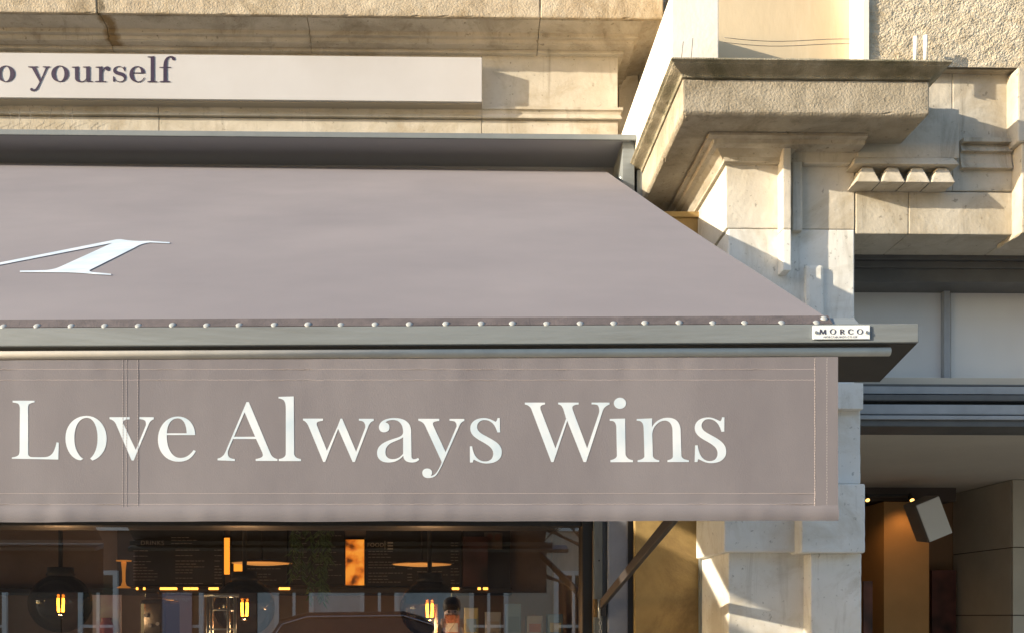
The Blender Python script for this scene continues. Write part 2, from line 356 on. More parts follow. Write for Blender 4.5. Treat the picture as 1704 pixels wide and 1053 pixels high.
# rough tooled wall above the right bay: displaced relief
def relief(name, x0, x1, z0, z1, Y, amp, step, m, parent):
    nx, nz = int((x1 - x0) / step), int((z1 - z0) / step); vs, fs = [], []
    for j in range(nz + 1):
        for i in range(nx + 1):
            x, z = x0 + (x1 - x0) * i / nx, z0 + (z1 - z0) * j / nz
            d = noise.fractal(Vector((x * 17, z * 26, 3.1)), .28, 2.1, 6) + .6 * noise.noise(Vector((x * 150, z * 170, 9)))
            edge = min(1, i / 2, j / 2, (nx - i) / 2, (nz - j) / 2)
            vs.append((x, Y - amp * d * edge, z))
    for j in range(nz):
        for i in range(nx):
            k = j * (nx + 1) + i; fs.append((k, k + 1, k + nx + 2, k + nx + 1))
    o = mk(name, vs, fs, m, parent); return o
ROUGHW = mat('rough hewn limestone', (.58, .52, .41), .92, var=(.44, .38, .28), scale=14, bump=.35, bscale=160, stain=(.34, .27, .17), sscale=7)
relief('rough_face', X(1446, 3.455), X(2500, 3.455), Z(112, 3.455, 1570), Z(-70, 3.455, 1570), 3.455, .0022, .0036, ROUGHW, PIL)
box('upper_wall', X(1446, 3.455) + .001, 5, 3.47, 4.4, Z(112, 3.455, 1570), 4.6, STONE, B)
for a_, b_, t_, u_ in ((1424, 1585, 112, 318), (1585, 2050, 112, 318), (2050, 2700, 112, 318), (1424, 1512, 319, 390), (1512, 1690, 319, 390), (1690, 2050, 319, 390), (2050, 2700, 319, 390)):
    weather(box('bay_stone', X(a_, 3.5) + .0008, X(b_, 3.5) - .0008, 3.5, 3.9, Z(u_, 3.5, 1560), Z(t_, 3.5, 1560) - .001, SMOOTH, B, .004), .0012, .04)
# frieze block with its row of tapered drops
FB = pil('triglyph_block', 1427, 1596, 180, 263, 3.47, 3.6, SMOOTH, .003)
a0, b0 = X(1421, 3.43), X(1597, 3.43)
mk('drop_ledge', [(a0, 3.43, Z(273, 3.43, 1500)), (b0, 3.43, Z(273, 3.43, 1500)), (b0 - .004, 3.467, Z(262, 3.465, 1500)), (a0 + .02, 3.467, Z(262, 3.465, 1500)),
                  (a0, 3.6, Z(273, 3.43, 1500)), (b0, 3.6, Z(273, 3.43, 1500)), (b0 - .004, 3.6, Z(262, 3.465, 1500)), (a0 + .02, 3.6, Z(262, 3.465, 1500))], BF, SMOOTH, PIL, .002)
for k in range(4):
    p0, p1 = 1424.5 + 41.7 * k, 1424.5 + 41.7 * (k + 1) - 1; mid = (p0 + p1) / 2
    zb, ztp = Z(303, 3.42, 1500), Z(273, 3.43, 1500) - .0015
    x0, x1, xm = X(p0, 3.42), X(p1, 3.42), X(mid, 3.445)
    vs = [(x0, 3.42, zb), (x1, 3.42, zb), (xm + .020, 3.453, ztp), (xm - .020, 3.453, ztp), (x0, 3.52, zb), (x1, 3.52, zb), (xm + .020, 3.52, ztp), (xm - .020, 3.52, ztp)]
    weather(mk('tapered_drop', vs, BF, SMOOTH, PIL, .004), .0016, .015)
mould('bay_moulding', [(.03, Z(229, 3.47, 1640)), (.03, Z(236, 3.47, 1640)), (.008, Z(240, 3.49, 1640)), (.018, Z(251, 3.48, 1640)), (.004, Z(254, 3.49, 1640)), (.010, Z(272, 3.49, 1640)), (.018, Z(279, 3.48, 1640))], X(1599, 3.49), X(1689, 3.47), 3.50, 3.56, 0, 0, STONE, B, .001)
weather(pbox('end_pier_block', 1694, 2050, 114, 238, 3.43, 3.6, SMOOTH, B, .006), .0015, .03); weather(pbox('end_pier_block', 1700, 2050, 240, 389, 3.44, 3.6, SMOOTH, B, .006), .0015, .03)
box('upper_storey', -4.2, 5, 4.92, 5.3, H + 1.45, 5.2, STONE, B)

# ochre panel beside the window
OP = tag(pbox('ochre_panel', 1057, 1200, 362, 1500, 3.9, 3.94, OCHRE, None, .002), 'tall ochre painted panel between the window frame and the pilaster', 'panel')
pbox('cap_strip', 1050, 1200, 352, 361, 3.885, 3.95, OCHRE, OP, .002)
pbox('edge_strip', 1165, 1179, 363, 1500, 3.87, 3.899, FRAMEG, OP, .002)

# ------------------------------------------------------------------ sign board with letters
SB = empty('sign_board', (X(0, 4.27), 4.3, zz(130)), 'long white sign board with dark purple serif lettering on the stone frieze', 'sign')
YS = 4.275
pbox('board', -700, 802, 88.5, 163, YS, 4.349, SIGNW, SB, .002)
pbox('bottom_rail', -700, 802, 163.4, 167, YS + .012, 4.349, mat('beige sign underside', (.36, .32, .26), .6), SB, .001)
def smap(px, py): return P(px, py, YS), Vector((0, -1, 0))
SIGN = {
 'y': "M268 178 L360 178 L360 186 L338 188 L388 300 L432 195 L432 188 L405 186 L405 178 L475 178 L475 186 Q455 186 445 205 L365 380 C350 405 330 415 308 413 C290 410 283 398 288 388 C295 378 312 380 315 395 C335 400 350 375 375 325 L300 190 L268 186 Z",
 'u': "M680 182 L745 178 L745 290 Q748 318 775 318 Q805 316 815 290 L815 190 L785 188 L785 180 L852 178 L852 315 L880 318 L880 325 L818 325 L818 305 Q800 328 765 328 Q712 326 710 290 L710 190 L680 190 Z",
 'r': "M905 182 L970 178 L970 215 Q985 180 1015 178 Q1040 178 1040 200 Q1038 218 1020 220 Q1002 218 1003 203 Q975 200 970 250 L970 315 L1005 318 L1005 326 L900 326 L900 318 L937 315 L937 190 L905 190 Z",
 's': "M1175 180 L1182 180 L1184 225 L1176 225 Q1165 185 1128 183 Q1095 185 1095 205 Q1095 222 1140 232 Q1192 242 1192 278 Q1190 328 1135 328 Q1105 328 1090 308 L1080 322 L1070 322 L1070 272 L1078 272 Q1090 320 1135 320 Q1170 318 1172 295 Q1170 272 1125 262 Q1070 250 1070 215 Q1075 178 1125 176 Q1150 176 1165 192 Z",
 'e': "M1370 245 L1262 245 C1262 290 1280 320 1312 320 Q1345 318 1362 282 L1370 285 Q1350 328 1305 330 C1255 328 1224 295 1224 252 C1226 205 1260 176 1300 176 C1345 178 1370 205 1370 245 Z M1335 236 Q1332 186 1300 184 Q1264 188 1262 236 Z",
 'l': "M1396 85 L1460 82 L1460 315 L1488 320 L1488 328 L1394 328 L1394 320 L1425 315 L1425 95 L1396 93 Z",
 'f': "M1508 184 L1545 184 C1545 110 1575 80 1620 80 C1645 82 1658 95 1655 110 C1650 125 1628 125 1625 108 Q1625 98 1610 92 C1585 95 1580 130 1580 184 L1618 184 L1618 192 L1580 192 L1580 315 L1612 320 L1612 328 L1510 328 L1510 320 L1545 315 L1545 192 L1508 192 Z"}
letter('letter', [ell(58, 248, 84, 78), ell(56, 248, 41, 70)], (0, 80), 5.68, smap, PURPLE, SB)
letter('letter', [ell(568, 248, 82, 78), ell(568, 248, 42, 70)], (0, 80), 5.68, smap, PURPLE, SB)
for k in 'yurself': letter('letter', flat(SIGN[k]), (0, 80), 5.68, smap, PURPLE, SB)

# bird wires on a ledge strip above the hood
WIRE = mat('thin grey wire', (.16, .15, .14), .5, .4)
BS = empty('bird_wires', (X(20, 4.3), 4.3, zz(218)), 'row of thin bird deterrent wires on a short ledge above the awning hood', 'bird wires')
pbox('ledge', -500, 146, 215, 222, 4.29, YW, STONE, BS, .004)
for k in range(26):
    q = -330 + 18 * k + random.uniform(-2, 2)
    tube('wire', [P(q, 215, 4.30), P(q + random.uniform(-3, 9), 197, 4.315), P(q + random.uniform(-2, 3), 181, 4.30)], .0008, WIRE, BS, 4)

# ------------------------------------------------------------------ awning
AW = empty('awning', (0, 3.9, 0), 'mauve grey shop awning with white lettering on canopy and hanging valance', 'awning')
def YR(x): return 1.59 - .030 * (x - .67)     # the front rail runs very slightly askew
def rail(name, prof, x0, x1, m, parent=AW, smooth=False, cuts=1, bevel=0):
    vs, fs = [], []; n = len(prof)
    for i in range(cuts + 1):
        x = x0 + (x1 - x0) * i / cuts
        vs += [(x, YR(x) + dy, z) for dy, z in prof]
    for i in range(cuts):
        for k in range(n): fs.append((i * n + k, i * n + (k + 1) % n, (i + 1) * n + (k + 1) % n, (i + 1) * n + k))
    fs += [tuple(range(n)), tuple(cuts * n + k for k in range(n))]
    o = mk(name, vs, fs, m, parent, bevel)
    if smooth:
        for p in o.data.polygons: p.use_smooth = len(p.vertices) == 4
    return o
XL = -2.25
def xr_(px, dy=0):                              # x on the skewed rail for a photo column
    y = 1.59
    for _ in range(6): y = YR(X(px, y)) + dy
    return X(px, y)
def zr(py, px=900): return Z(py, YR(xr_(px)), px)
z_ft, z_fb = zr(541), zr(571.5)
rail('front_rail', [(0, z_fb), (.143, z_fb - .031), (.15, z_fb - .008), (.014, z_ft), (0, z_ft)], XL, xr_(1529), RAIL, bevel=.0015)
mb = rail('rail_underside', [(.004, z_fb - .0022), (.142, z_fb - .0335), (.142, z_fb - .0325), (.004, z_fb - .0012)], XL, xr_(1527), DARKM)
rail('top_bar', [(.004, z_ft + .001), (.11, z_ft - .018), (.11, z_ft + .01), (.024, z_ft + .0185)], XL, xr_(1432), RAIL, bevel=.001)
hs = rail('hem_strip', [(.0005, z_ft + .001), (.0025, z_ft - .001), (.0225, z_ft + .0195), (.0205, z_ft + .0215)], XL, xr_(1386), HEM)
rc = [(.006 + .0076 * math.cos(t * math.pi / 8), zr(585.5) + .0076 * math.sin(t * math.pi / 8)) for t in range(16)]
rail('valance_tube', rc, XL, xr_(1483), TUBEM, smooth=True)
sv = lathe('stud', [(.0001, .0022), (.0035, .0019), (.0058, .0010), (.0064, 0), (.0064, -.004)], STUD, AW, seg=12)
studs = [4, 60, 117, 173, 229, 286, 343, 397, 456, 512, 567, 624, 681, 742, 801, 853, 910, 966, 1022, 1074, 1131, 1187, 1240, 1302, 1360]
pts = [(q, .0035, .0035) for q in studs] + [(1376, .0115, .013)] + [(-54 - 57 * k, .0035, .0035) for k in range(12)]
for i, (q, dy, dz) in enumerate(pts):
    x = xr_(q)
    o = sv if i == 0 else sv.copy()
    if i: COL.objects.link(o)
    o.parent = AW; o.matrix_parent_inverse = Matrix.Translation(-AW.location)
    o.location = (x, YR(x) + dy, z_ft + dz + random.uniform(-.0008, .0008)); o.rotation_euler = (math.radians(58), 0, 0)
# canopy: a taut rectangle from the rail up to the roller
zf = z_ft + .0205
xR0 = xr_(1381); FR = Vector((xR0, YR(xR0) + .021, zf)); FL = Vector((XL, YR(XL) + .021, zf))
RR = P(1008, 285, 4.1); RL = P(0, 272.5, 4.1)
RL = RR + (RL - RR) * ((RR.x - XL) / (RR.x - RL.x))
def can(u, v):
    a = FL.lerp(FR, u); b = RL.lerp(RR, u); p = a.lerp(b, v)
    sag = -.012 * math.sin(math.pi * v) * (1 - .5 * abs(2 * u - 1) ** 3)
    rip = .0022 * noise.noise(Vector((u * 9, v * 5, 1))) * min(1, 8 * v, 8 * (1 - v))
    return p + Vector((0, 0, sag + rip))
nu, nv = 200, 60; vs = []; fs = []
for j in range(nv + 1):
    for i in range(nu + 1): vs.append(can(i / nu, j / nv))
for j in range(nv):
    for i in range(nu):
        k = j * (nu + 1) + i; fs.append((k, k + 1, k + nu + 2, k + nu + 1))
CAN = mk('canopy', vs, fs, FAB, AW, smooth=True)
nC = (FR - FL).cross(RR - FR).normalized()
if nC.z < 0: nC = -nC
def can_z(x, y):
    u = v = .5
    for _ in range(8):
        v = (y - (FL.y + (FR.y - FL.y) * u)) / ((RL.y - FL.y) + ((RR.y - RL.y) - (FR.y - FL.y)) * u)
        xl_, xr__ = FL.x + (RL.x - FL.x) * v, FR.x + (RR.x - FR.x) * v
        u = (x - xl_) / (xr__ - xl_)
    return can(u, v).z
def cmap(px, py):
    a = (px - CX) / F; b = (CY - py) / F; d = Vector((a * cs + sn, cs - a * sn, b)); o = Vector((0, 0, H))
    lo, hi = 1.7, 4.0
    for _ in range(40):                      # the ray meets the canopy from in front
        m = (lo + hi) / 2; q = o + d * (m / d.y)
        if q.z > can_z(q.x, q.y): lo = m
        else: hi = m
    q = o + d * (lo / d.y); return q, nC
letter('letter', flat("M-700 415 L-300 334 L0 275 L1070 62 Q1130 48 1180 60 Q1280 75 1400 70 L1605 82 L1605 93 L1420 85 Q1330 95 1280 130 L850 345 Q840 355 870 365 L1052 382 L1050 393 L900 385 Q780 372 640 368 L190 364 L190 352 L400 348 Q500 348 580 310 L1065 88 L985 105 L0 297 L-300 357 L-700 438 Z"), (0, 390), 5.68, cmap, LETW, CAN, .0016)
# valance
zv1, zv0 = zr(594), zr(866)
XV = xr_(1391, .004)
nu, nv = 300, 60; vs = []; fs = []
for j in range(nv + 1):
    v = j / nv; z = zv1 + (zv0 - zv1) * v
    for i in range(nu + 1):
        x = XL + (XV + .004 * v - XL) * i / nu
        amp = .0 if .2 < v < .78 else min(1, abs(v - (.2 if v < .5 else .78)) / .12)
        d = .0013 * noise.noise(Vector((x * 9, v * 1.2, 5))) * amp + .0012 * noise.noise(Vector((x * 28, v * 2, 2))) * amp
        if v > .905: t = (v - .905) / .095; d -= .0035 * math.sin(math.pi * min(1, t * .95 + .02)) ** .7
        vs.append((x, YR(x) + .004 + max(d, -.0002) if v < .905 else YR(x) + .004 + d, z + .0018 * v ** 6 * noise.noise(Vector((x * 6, 0, 8)))))
for j in range(nv):
    for i in range(nu):
        k = j * (nu + 1) + i; fs.append((k, k + 1, k + nu + 2, k + nu + 1))
VAL = mk('valance', vs, fs, FABV, AW, smooth=True)
xh = xr_(1357, .004)
rail('side_hem', [(.0034, zv0 + .026), (.0044, zv0 + .026), (.0044, zv1), (.0034, zv1)], xh, XV + .0035, FABV, VAL)
rail('panel_seam', [(.00385, zv0 + .026), (.0044, zv0 + .026), (.0044, zv1), (.00385, zv1)], xr_(202), xr_(230), FABV, VAL)
boxes = []
def dash(px, py, horiz):
    x = xr_(px); z = zr(py, px); y = YR(x) + (.0036 if horiz else .0033)
    boxes.append((x, x + .0042, y, y + .0012, z, z + .0007) if horiz else (x, x + .0008, y, y + .0012, z, z + .0036))
for py in (613, 631, 820, 838):
    for k in range(-110, 348): dash(k * 4.0 + 2, py + random.uniform(-.25, .25), True)
for px, a, b in ((1357, 598, 862), (1377, 598, 862), (203, 600, 860), (209, 600, 860), (228, 600, 860)):
    for k in range(int((b - a) / 4.6)): dash(px + random.uniform(-.3, .3), a + 4.6 * k, False)
tag(multibox('stitching', boxes, THREAD, VAL), kind='stuff')
p0 = Vector((0, YR(0), 0)); nV = Vector((-.030, -1, 0)).normalized()
def vmap(px, py): return on_plane(px, py, p0 - nV * .0038, nV), nV
LET = [((10, 650), 8.1, ["M90 130 L385 130 L385 150 Q320 165 305 185 Q298 195 298 230 L300 850 Q305 890 360 890 L520 890 Q600 888 640 820 Q670 760 682 690 L712 695 L706 922 L520 918 L80 910 L80 893 Q150 885 170 860 Q184 840 184 800 L188 230 Q186 190 165 170 Q145 158 90 153 Z",
   "M1090 333 C930 333 802 450 802 635 C802 800 900 930 1010 932 L1042 912 C970 870 922 760 922 640 C922 480 980 360 1090 360 L1095 360 C1180 362 1235 480 1235 630 C1235 760 1200 850 1135 908 L1165 935 C1280 900 1357 790 1357 640 C1357 480 1250 335 1090 333 Z"]),
 ((170, 670), 8.776, ["M108 205 L402 205 L402 235 L345 240 Q310 250 305 290 L492 682 L640 320 Q645 270 620 250 Q600 238 545 232 L545 205 L755 205 L755 235 Q700 255 680 310 L460 838 L430 835 L200 300 Q170 245 108 232 Z",
   "M1360 465 L945 465 C940 640 1010 800 1140 800 C1230 800 1290 750 1335 685 L1368 698 C1320 800 1240 855 1120 855 C940 855 815 720 815 530 C815 340 940 195 1105 195 C1260 195 1355 310 1360 465 Z M1235 440 C1232 300 1180 222 1105 222 C1010 222 950 310 945 440 Z"]),
 ((350, 650), 8.1, ["M488 148 L520 148 L815 850 Q840 900 905 915 L905 940 L612 940 L612 915 Q700 900 708 870 Q710 850 700 825 L617 645 L305 645 L240 800 Q228 850 250 885 Q270 912 332 915 L332 942 L98 932 L98 908 Q150 900 185 855 Q200 835 215 795 Z M462 285 L320 615 L605 615 Z",
   "M920 78 L1125 72 L1130 850 Q1140 905 1222 915 L1222 942 L922 942 L922 915 Q1000 905 1015 860 Q1018 840 1018 800 L1018 230 Q1018 150 985 120 Q960 102 920 98 Z"]),
 ((495, 680), 8.114, ["M75 128 L345 128 L345 155 Q270 165 262 185 Q258 200 265 225 L398 560 L545 225 L582 128 L605 128 L793 575 L915 250 Q922 200 890 170 Q870 155 830 155 L830 130 L1030 130 L1030 158 Q985 170 960 225 L775 712 L745 712 L550 265 L375 712 L348 712 L150 230 Q120 165 75 150 Z",
   "M1100 240 C1105 170 1180 120 1310 120 C1460 120 1535 190 1535 300 L1540 640 C1545 690 1590 680 1630 658 L1645 680 C1620 710 1580 722 1540 720 C1470 715 1435 690 1428 628 C1380 690 1310 720 1230 720 C1130 720 1075 670 1075 590 C1075 500 1150 450 1270 410 C1360 380 1425 370 1427 310 C1425 230 1400 148 1290 145 C1240 145 1195 165 1190 180 C1220 185 1243 210 1243 245 C1243 285 1215 312 1170 312 C1125 312 1098 280 1100 240 Z M1427 375 C1400 410 1320 425 1260 460 C1210 490 1188 530 1188 580 C1188 640 1220 675 1290 675 C1350 675 1400 640 1427 600 Z"]),
 ((690, 680), 8.1, ["M50 130 L332 130 L332 158 Q255 165 248 185 Q246 205 255 230 L418 578 L565 235 Q570 195 545 170 Q530 158 470 155 L470 132 L670 132 L670 158 Q630 170 605 220 L390 705 C350 800 320 850 290 890 C260 920 220 930 180 928 C130 928 103 895 103 858 C103 825 130 800 170 800 C210 800 235 825 235 855 C235 875 225 890 215 900 C260 900 295 860 315 825 C335 790 355 750 365 710 L140 220 Q110 165 50 155 Z",
   "M1148 120 L1152 312 L1115 312 C1085 205 1030 148 945 146 C890 146 842 180 842 240 C842 310 920 340 1010 390 C1110 445 1175 490 1175 580 C1175 680 1090 732 970 732 C900 732 850 705 800 680 Q785 690 785 718 L745 718 L745 500 L775 500 C790 620 850 705 950 705 C1020 705 1060 660 1060 600 C1060 530 1000 490 930 450 C830 395 750 350 750 260 C750 170 830 120 935 120 C1000 120 1050 150 1090 170 Q1110 160 1118 120 Z"]),
 ((860, 650), 8.1, ["M108 155 L380 155 L380 180 Q325 185 318 215 Q316 230 322 250 L522 770 L665 370 L630 250 Q605 180 558 178 L558 155 L833 155 L833 180 Q760 182 750 215 Q748 235 755 255 L948 770 L1110 290 Q1118 220 1090 190 Q1070 178 1008 178 L1008 155 L1250 155 L1250 182 Q1190 195 1160 260 L935 955 L900 955 L680 400 L495 955 L465 955 L195 240 Q165 185 108 180 Z",
   "M1253 375 L1460 370 L1465 850 Q1480 920 1565 930 L1565 957 L1262 957 L1262 930 Q1340 915 1350 870 L1342 480 Q1335 420 1300 405 Q1280 400 1253 400 Z M1473 164 C1473 205 1436 239 1391 239 C1346 239 1309 205 1309 164 C1309 123 1346 89 1391 89 C1436 89 1473 123 1473 164 Z"]),
 ((1050, 680), 9.467, ["M90 155 L333 145 L330 285 C380 190 470 135 580 135 C720 135 780 220 782 340 L795 740 Q810 795 912 805 L912 832 L575 832 L575 805 Q655 790 662 745 L655 330 C650 240 610 180 530 180 C430 185 335 280 335 400 L345 740 Q360 795 445 805 L445 832 L105 832 L105 805 Q205 790 212 740 L200 290 Q195 215 150 190 Q130 182 90 182 Z",
   "M1472 128 L1470 355 L1425 355 C1390 220 1320 158 1225 156 C1160 156 1112 200 1112 260 C1112 340 1200 375 1300 430 C1420 495 1500 560 1500 670 C1500 785 1400 850 1265 850 C1180 850 1120 815 1065 785 Q1050 800 1048 832 L1003 832 L1012 570 L1052 570 C1070 720 1130 818 1240 818 C1320 818 1365 770 1365 690 C1365 610 1290 560 1200 510 C1090 450 1005 400 1005 295 C1005 190 1100 130 1220 130 C1290 130 1350 165 1405 190 Q1430 175 1435 128 Z"])]
for org, sc, paths in LET:
    for p in paths: letter('letter', flat(p), org, sc, vmap, LETW, VAL, .0002)
# hood, brackets, roller
zh = Z(227, 3.95, 1000); xh1 = X(1058, 3.95)
box('hood_top', -4.2, xh1, 3.951, 4.37, zh - .006, zh, HOODM, AW)
box('hood_lip', -4.2, xh1, 3.94, 3.95, zh - .02, zh + .003, HOODM, AW, .002)
box('hood_lining', -4.2, xh1 - .02, 3.952, 4.36, zh - .012, zh - .0065, HOODIN, AW)
box('hood_back', -4.2, xh1 - .05, 4.2, 4.26, zh - .34, zh - .0125, HOODIN, AW)
tube('roller', [(-4.2, 4.145, RR.z - .035), (RR.x + .01, 4.145, RR.z - .035)], .032, HOODIN, AW, 16)
box('end_bracket', X(1036, 3.97), X(1056, 3.97), 3.97, 4.25, zh - .24, zh - .0125, RAIL, AW, .002)
box('end_bracket', X(1060, 3.98), X(1072, 3.98), 3.98, 4.25, Z(345, 3.98, 1066), Z(283, 3.98, 1066), HOODM, AW, .002)
tube('bracket_bolt', [(X(1040, 4.0) - .02, 4.02, Z(297, 4.02, 1030)), (X(1040, 4.0) + .01, 4.02, Z(297, 4.02, 1030))], .008, STEEL, AW, 8)
# folding arm and its wall fixing
A0 = P(1000, 1006, 3.93); xa = xr_(1400); A1 = Vector((xa - .06, YR(xa) + .12, z_fb - .045))
d = (A1 - A0).normalized(); u = Vector((0, 0, 1)).cross(d).normalized(); v = d.cross(u)
vs = [q + u * a * .008 + v * b * .019 for q in (A0, A1) for a, b in ((-1, -1), (1, -1), (1, 1), (-1, 1))]
mk('folding_arm', vs, [(0, 1, 2, 3), (7, 6, 5, 4), (0, 4, 5, 1), (1, 5, 6, 2), (2, 6, 7, 3), (3, 7, 4, 0)], ARMM, AW, .003)
pbox('hinge_plate', 989, 994, 996, 1026, 3.925, 3.96, RUST, AW, .001)
pbox('hinge_block', 994, 1008, 1000, 1024, 3.93, 3.975, ARMM, AW, .003)
tube('hinge_pin', [P(997, 996, 3.925), P(997, 1028, 3.925)], .006, STEEL, AW, 8)
for k in range(9):
    c = P(999, 1029 + k * 7, 3.925)
    ring = [(c.x + .005 * math.cos(t) * (1 if k % 2 else .3), c.y + .005 * math.cos(t) * (.3 if k % 2 else 1), c.z + .0105 * math.sin(t)) for t in [i * math.pi / 5 for i in range(11)]]
    tube('chain_link', ring, .002, STEEL, AW, 5)
# maker's plate
MP = rail('maker_plate', [(-.003, zr(564.5, 1400)), (-.0006, zr(564.5, 1400)), (-.0006, zr(542, 1400)), (-.003, zr(542, 1400))], xr_(1352), xr_(1446), PLATE)
def mmap(px, py): return on_plane(px, py, p0 + nV * .003, nV), nV
MO = ["M345 180 L372 180 L418 265 L455 185 L480 185 L490 298 L462 298 L458 220 L420 298 L408 298 L362 215 L356 298 L336 298 Z",
      "M820 180 L870 180 Q915 185 912 212 Q908 238 885 244 L935 298 L905 298 L860 245 L850 245 L850 298 L822 298 Z M850 192 L850 236 Q888 238 888 212 Q886 192 850 192 Z",
      "M1125 185 L1125 215 L1115 215 Q1105 190 1075 190 Q1035 195 1033 238 Q1037 283 1080 285 Q1110 284 1128 262 L1134 268 Q1115 298 1075 298 Q1008 292 1005 238 Q1010 178 1075 176 Q1100 178 1115 190 Z"]
for p in MO: letter('letter', flat(p), (1340, 535), 14.2, mmap, INK, MP, .0006)
for cx in (650, 1287): letter('letter', [ell(cx, 235, 72, 64), ell(cx, 235, 49, 55)], (1340, 535), 14.2, mmap, INK, MP, .0006)
wp = mmap(1370, 562)[0]
words('small_print', 'MORCOBLINDS.CO.UK', .0050, (wp.x, wp.y - .0003, wp.z), mat('grey plate ink', (.25, .24, .27), .5), MP, spacing=1.2, ext=.0001, rotz=-.030)
for px in (1357.5, 1442):
    c = mmap(px, 553)[0]
    tube('screw', [c, c + nV * .002], .0028, STEEL, MP, 8)

# added unseen awning: darkens the reflection, leaves a gap for the sun streak
NA = empty('added_awning', (-4.0, 3.9, 0), 'added unseen mauve grey awning without lettering farther along the shopfront', 'awning')
XN0, XN1 = -6.4, XL - .22
rail('front_rail', [(0, z_fb), (.143, z_fb - .031), (.15, z_fb - .008), (.014, z_ft), (0, z_ft)], XN0, XN1, RAIL, NA)
rail('valance', [(.003, zv0), (.005, zv0), (.005, z_fb - .001), (.003, z_fb - .001)], XN0, XN1, FABV, NA)
mk('canopy', [(XN0, YR(XN0) + .02, zf), (XN1, YR(XN1) + .02, zf), (XN1, 4.1, RR.z), (XN0, 4.1, RR.z)], [(0, 1, 2, 3)], FAB, NA)
# ------------------------------------------------------------------ shop window
SW = empty('shop_window', (0, 4.05, 0), 'large dark framed shop window under the awning reflecting the street', 'window')
YG = 4.06
GLASS = glass('window glass', (.88, .89, .88), 3.0)
zwt = Z(876, YG)
o = mk('pane', [(-4.2, YG, .45), (X(969, YG), YG, .45), (X(969, YG), YG, zwt), (-4.2, YG, zwt)], [(0, 1, 2, 3)], GLASS, SW)
box('head_rail', -4.2, X(986, 4.0), 4.02, 4.12, zwt, zwt + .09, BLACKF, SW, .003)
box('sill', -4.2, X(986, 4.0), 3.98, 4.12, .36, .45, BLACKF, SW, .004)
box('stall_riser', -4.2, X(1050, 4.0), 4.0, 4.12, 0, .36, FRAMEB, SW, .004)
zp_ = Z(860, 3.96) + .1
box('corner_post', X(969, 4.0), X(986, 4.0), 4.0, 4.12, .36, zp_, BLACKF, SW, .003)
box('slide_rail', X(989, 3.96), X(1003, 3.96), 3.965, 4.0, .36, zp_, FRAMEG, SW, .003)
box('slide_rail', X(1004, 3.96), X(1011, 3.96), 3.98, 4.0, .36, zp_, SHOPG, SW, .002)
box('frame_post', X(1012, 3.95), X(1046, 3.95), 3.955, 4.1, .36, zp_, FRAMEB, SW, .008)
box('shadow_gap', X(1046.5, 3.96), X(1056, 3.96), 3.975, 4.1, .36, zp_, SHOPG, SW, .002)
tube('bolt_hole', [P(997, 932, 3.964), P(997, 932, 3.97)], .004, BLACKF, SW, 8)

# ------------------------------------------------------------------ cafe interior
IN_W = mat('brown plaster', (.36, .27, .215), .85, var=(.29, .22, .17), scale=4)
IN_D = mat('dark ceiling', (.03, .028, .026), .8); IN_F = mat('pale floor', (.34, .29, .23), .5)
tag(box('interior_wall', -5, .95, 7.0, 7.2, 0, 3.3, IN_W), kind='structure')
tag(box('interior_side_wall', .78, .95, 4.13, 7.0, 0, 3.3, IN_W), kind='structure')
tag(box('interior_left_wall', -5.2, -5, 4.13, 7.2, 0, 3.3, IN_W), kind='structure')
tag(box('interior_ceiling', -5.2, .95, 4.27, 7.2, 3.3, 3.4, IN_D), kind='structure')
tag(box('interior_floor', -5.2, 5.0, 4.13, 8.2, -.12, .0, IN_F), kind='structure')
BOARD = mat('black menu board', (.012, .0115, .011), .55); CHALK = mat('chalk grey print', (.34, .31, .28), .8); CHALKW = mat('warm white print', (.55, .50, .42), .8)
YB = 6.93
def menu(a, b, t, u, label, cols, title=None):
    e = empty('menu_board', P((a + b) / 2, u, YB), label, 'menu board', 'menu boards on the back wall')
    pbox('board', a, b, t, u, YB, 6.99, BOARD, e, .003)
    bx_ = []
    for c0, c1, r0, r1 in cols:
        y = r0
        while y < r1:
            x = c0
            end = c0 + (c1 - c0) * random.uniform(.45, 1)
            while x < end:
                wd = random.uniform(3, 9)
                bx_.append((X(x, YB), X(min(x + wd, c1), YB), YB - .003, YB - .0005, Z(y + 1.1, YB, x), Z(y, YB, x)))
                x += wd + 1.5
            y += random.choice((4.6, 5.2, 9))
    if bx_: tag(multibox('menu_print', bx_, CHALK, e), kind='stuff')
    if title:
        p = P(title[1], title[2], YB); words('menu_title', title[0], title[3], (p.x, YB - .003, p.z), CHALKW if title[0] == 'FOOD' else CHALK, e, spacing=1.1)
    return e
menu(195, 371, 820, 974, 'black menu board headed drinks with rows of small print', [(222, 262, 915, 965), (285, 330, 893, 905), (292, 340, 914, 970), (357, 369, 914, 972)], ('DRINKS', 234, 906, .048))
menu(383, 478, 820, 972, 'black menu board behind the brass disc lamp beside the slim amber light', [(412, 470, 945, 968), (385, 410, 952, 968)])
menu(480, 573, 820, 972, 'black menu board behind the hanging plant', [(486, 520, 885, 965), (525, 568, 890, 965)])
e = menu(609, 768, 820, 976, 'black menu board headed food in gold capitals', [(613, 655, 916, 930), (613, 670, 934, 974), (678, 690, 945, 970), (694, 745, 950, 956), (750, 764, 902, 970)], ('FOOD', 611, 909, .043))
pbox('divider', 640, 641, 899, 913, YB - .003, YB, CHALKW, e); multi = [(X(645, YB), X(654, YB), YB - .003, YB - .0005, Z(q + 2.5, YB, 650), Z(q, YB, 650)) for q in (901, 906, 911)]
tag(multibox('menu_print', multi, CHALKW, e), kind='stuff')
AMB = mat('amber glowing glass', (.9, .4, .05), .5, emit=(1, .30, .025), estr=.75)
AMB2 = mat('amber led strip', (.9, .4, .1), .5, emit=(1, .36, .05), estr=2.2)
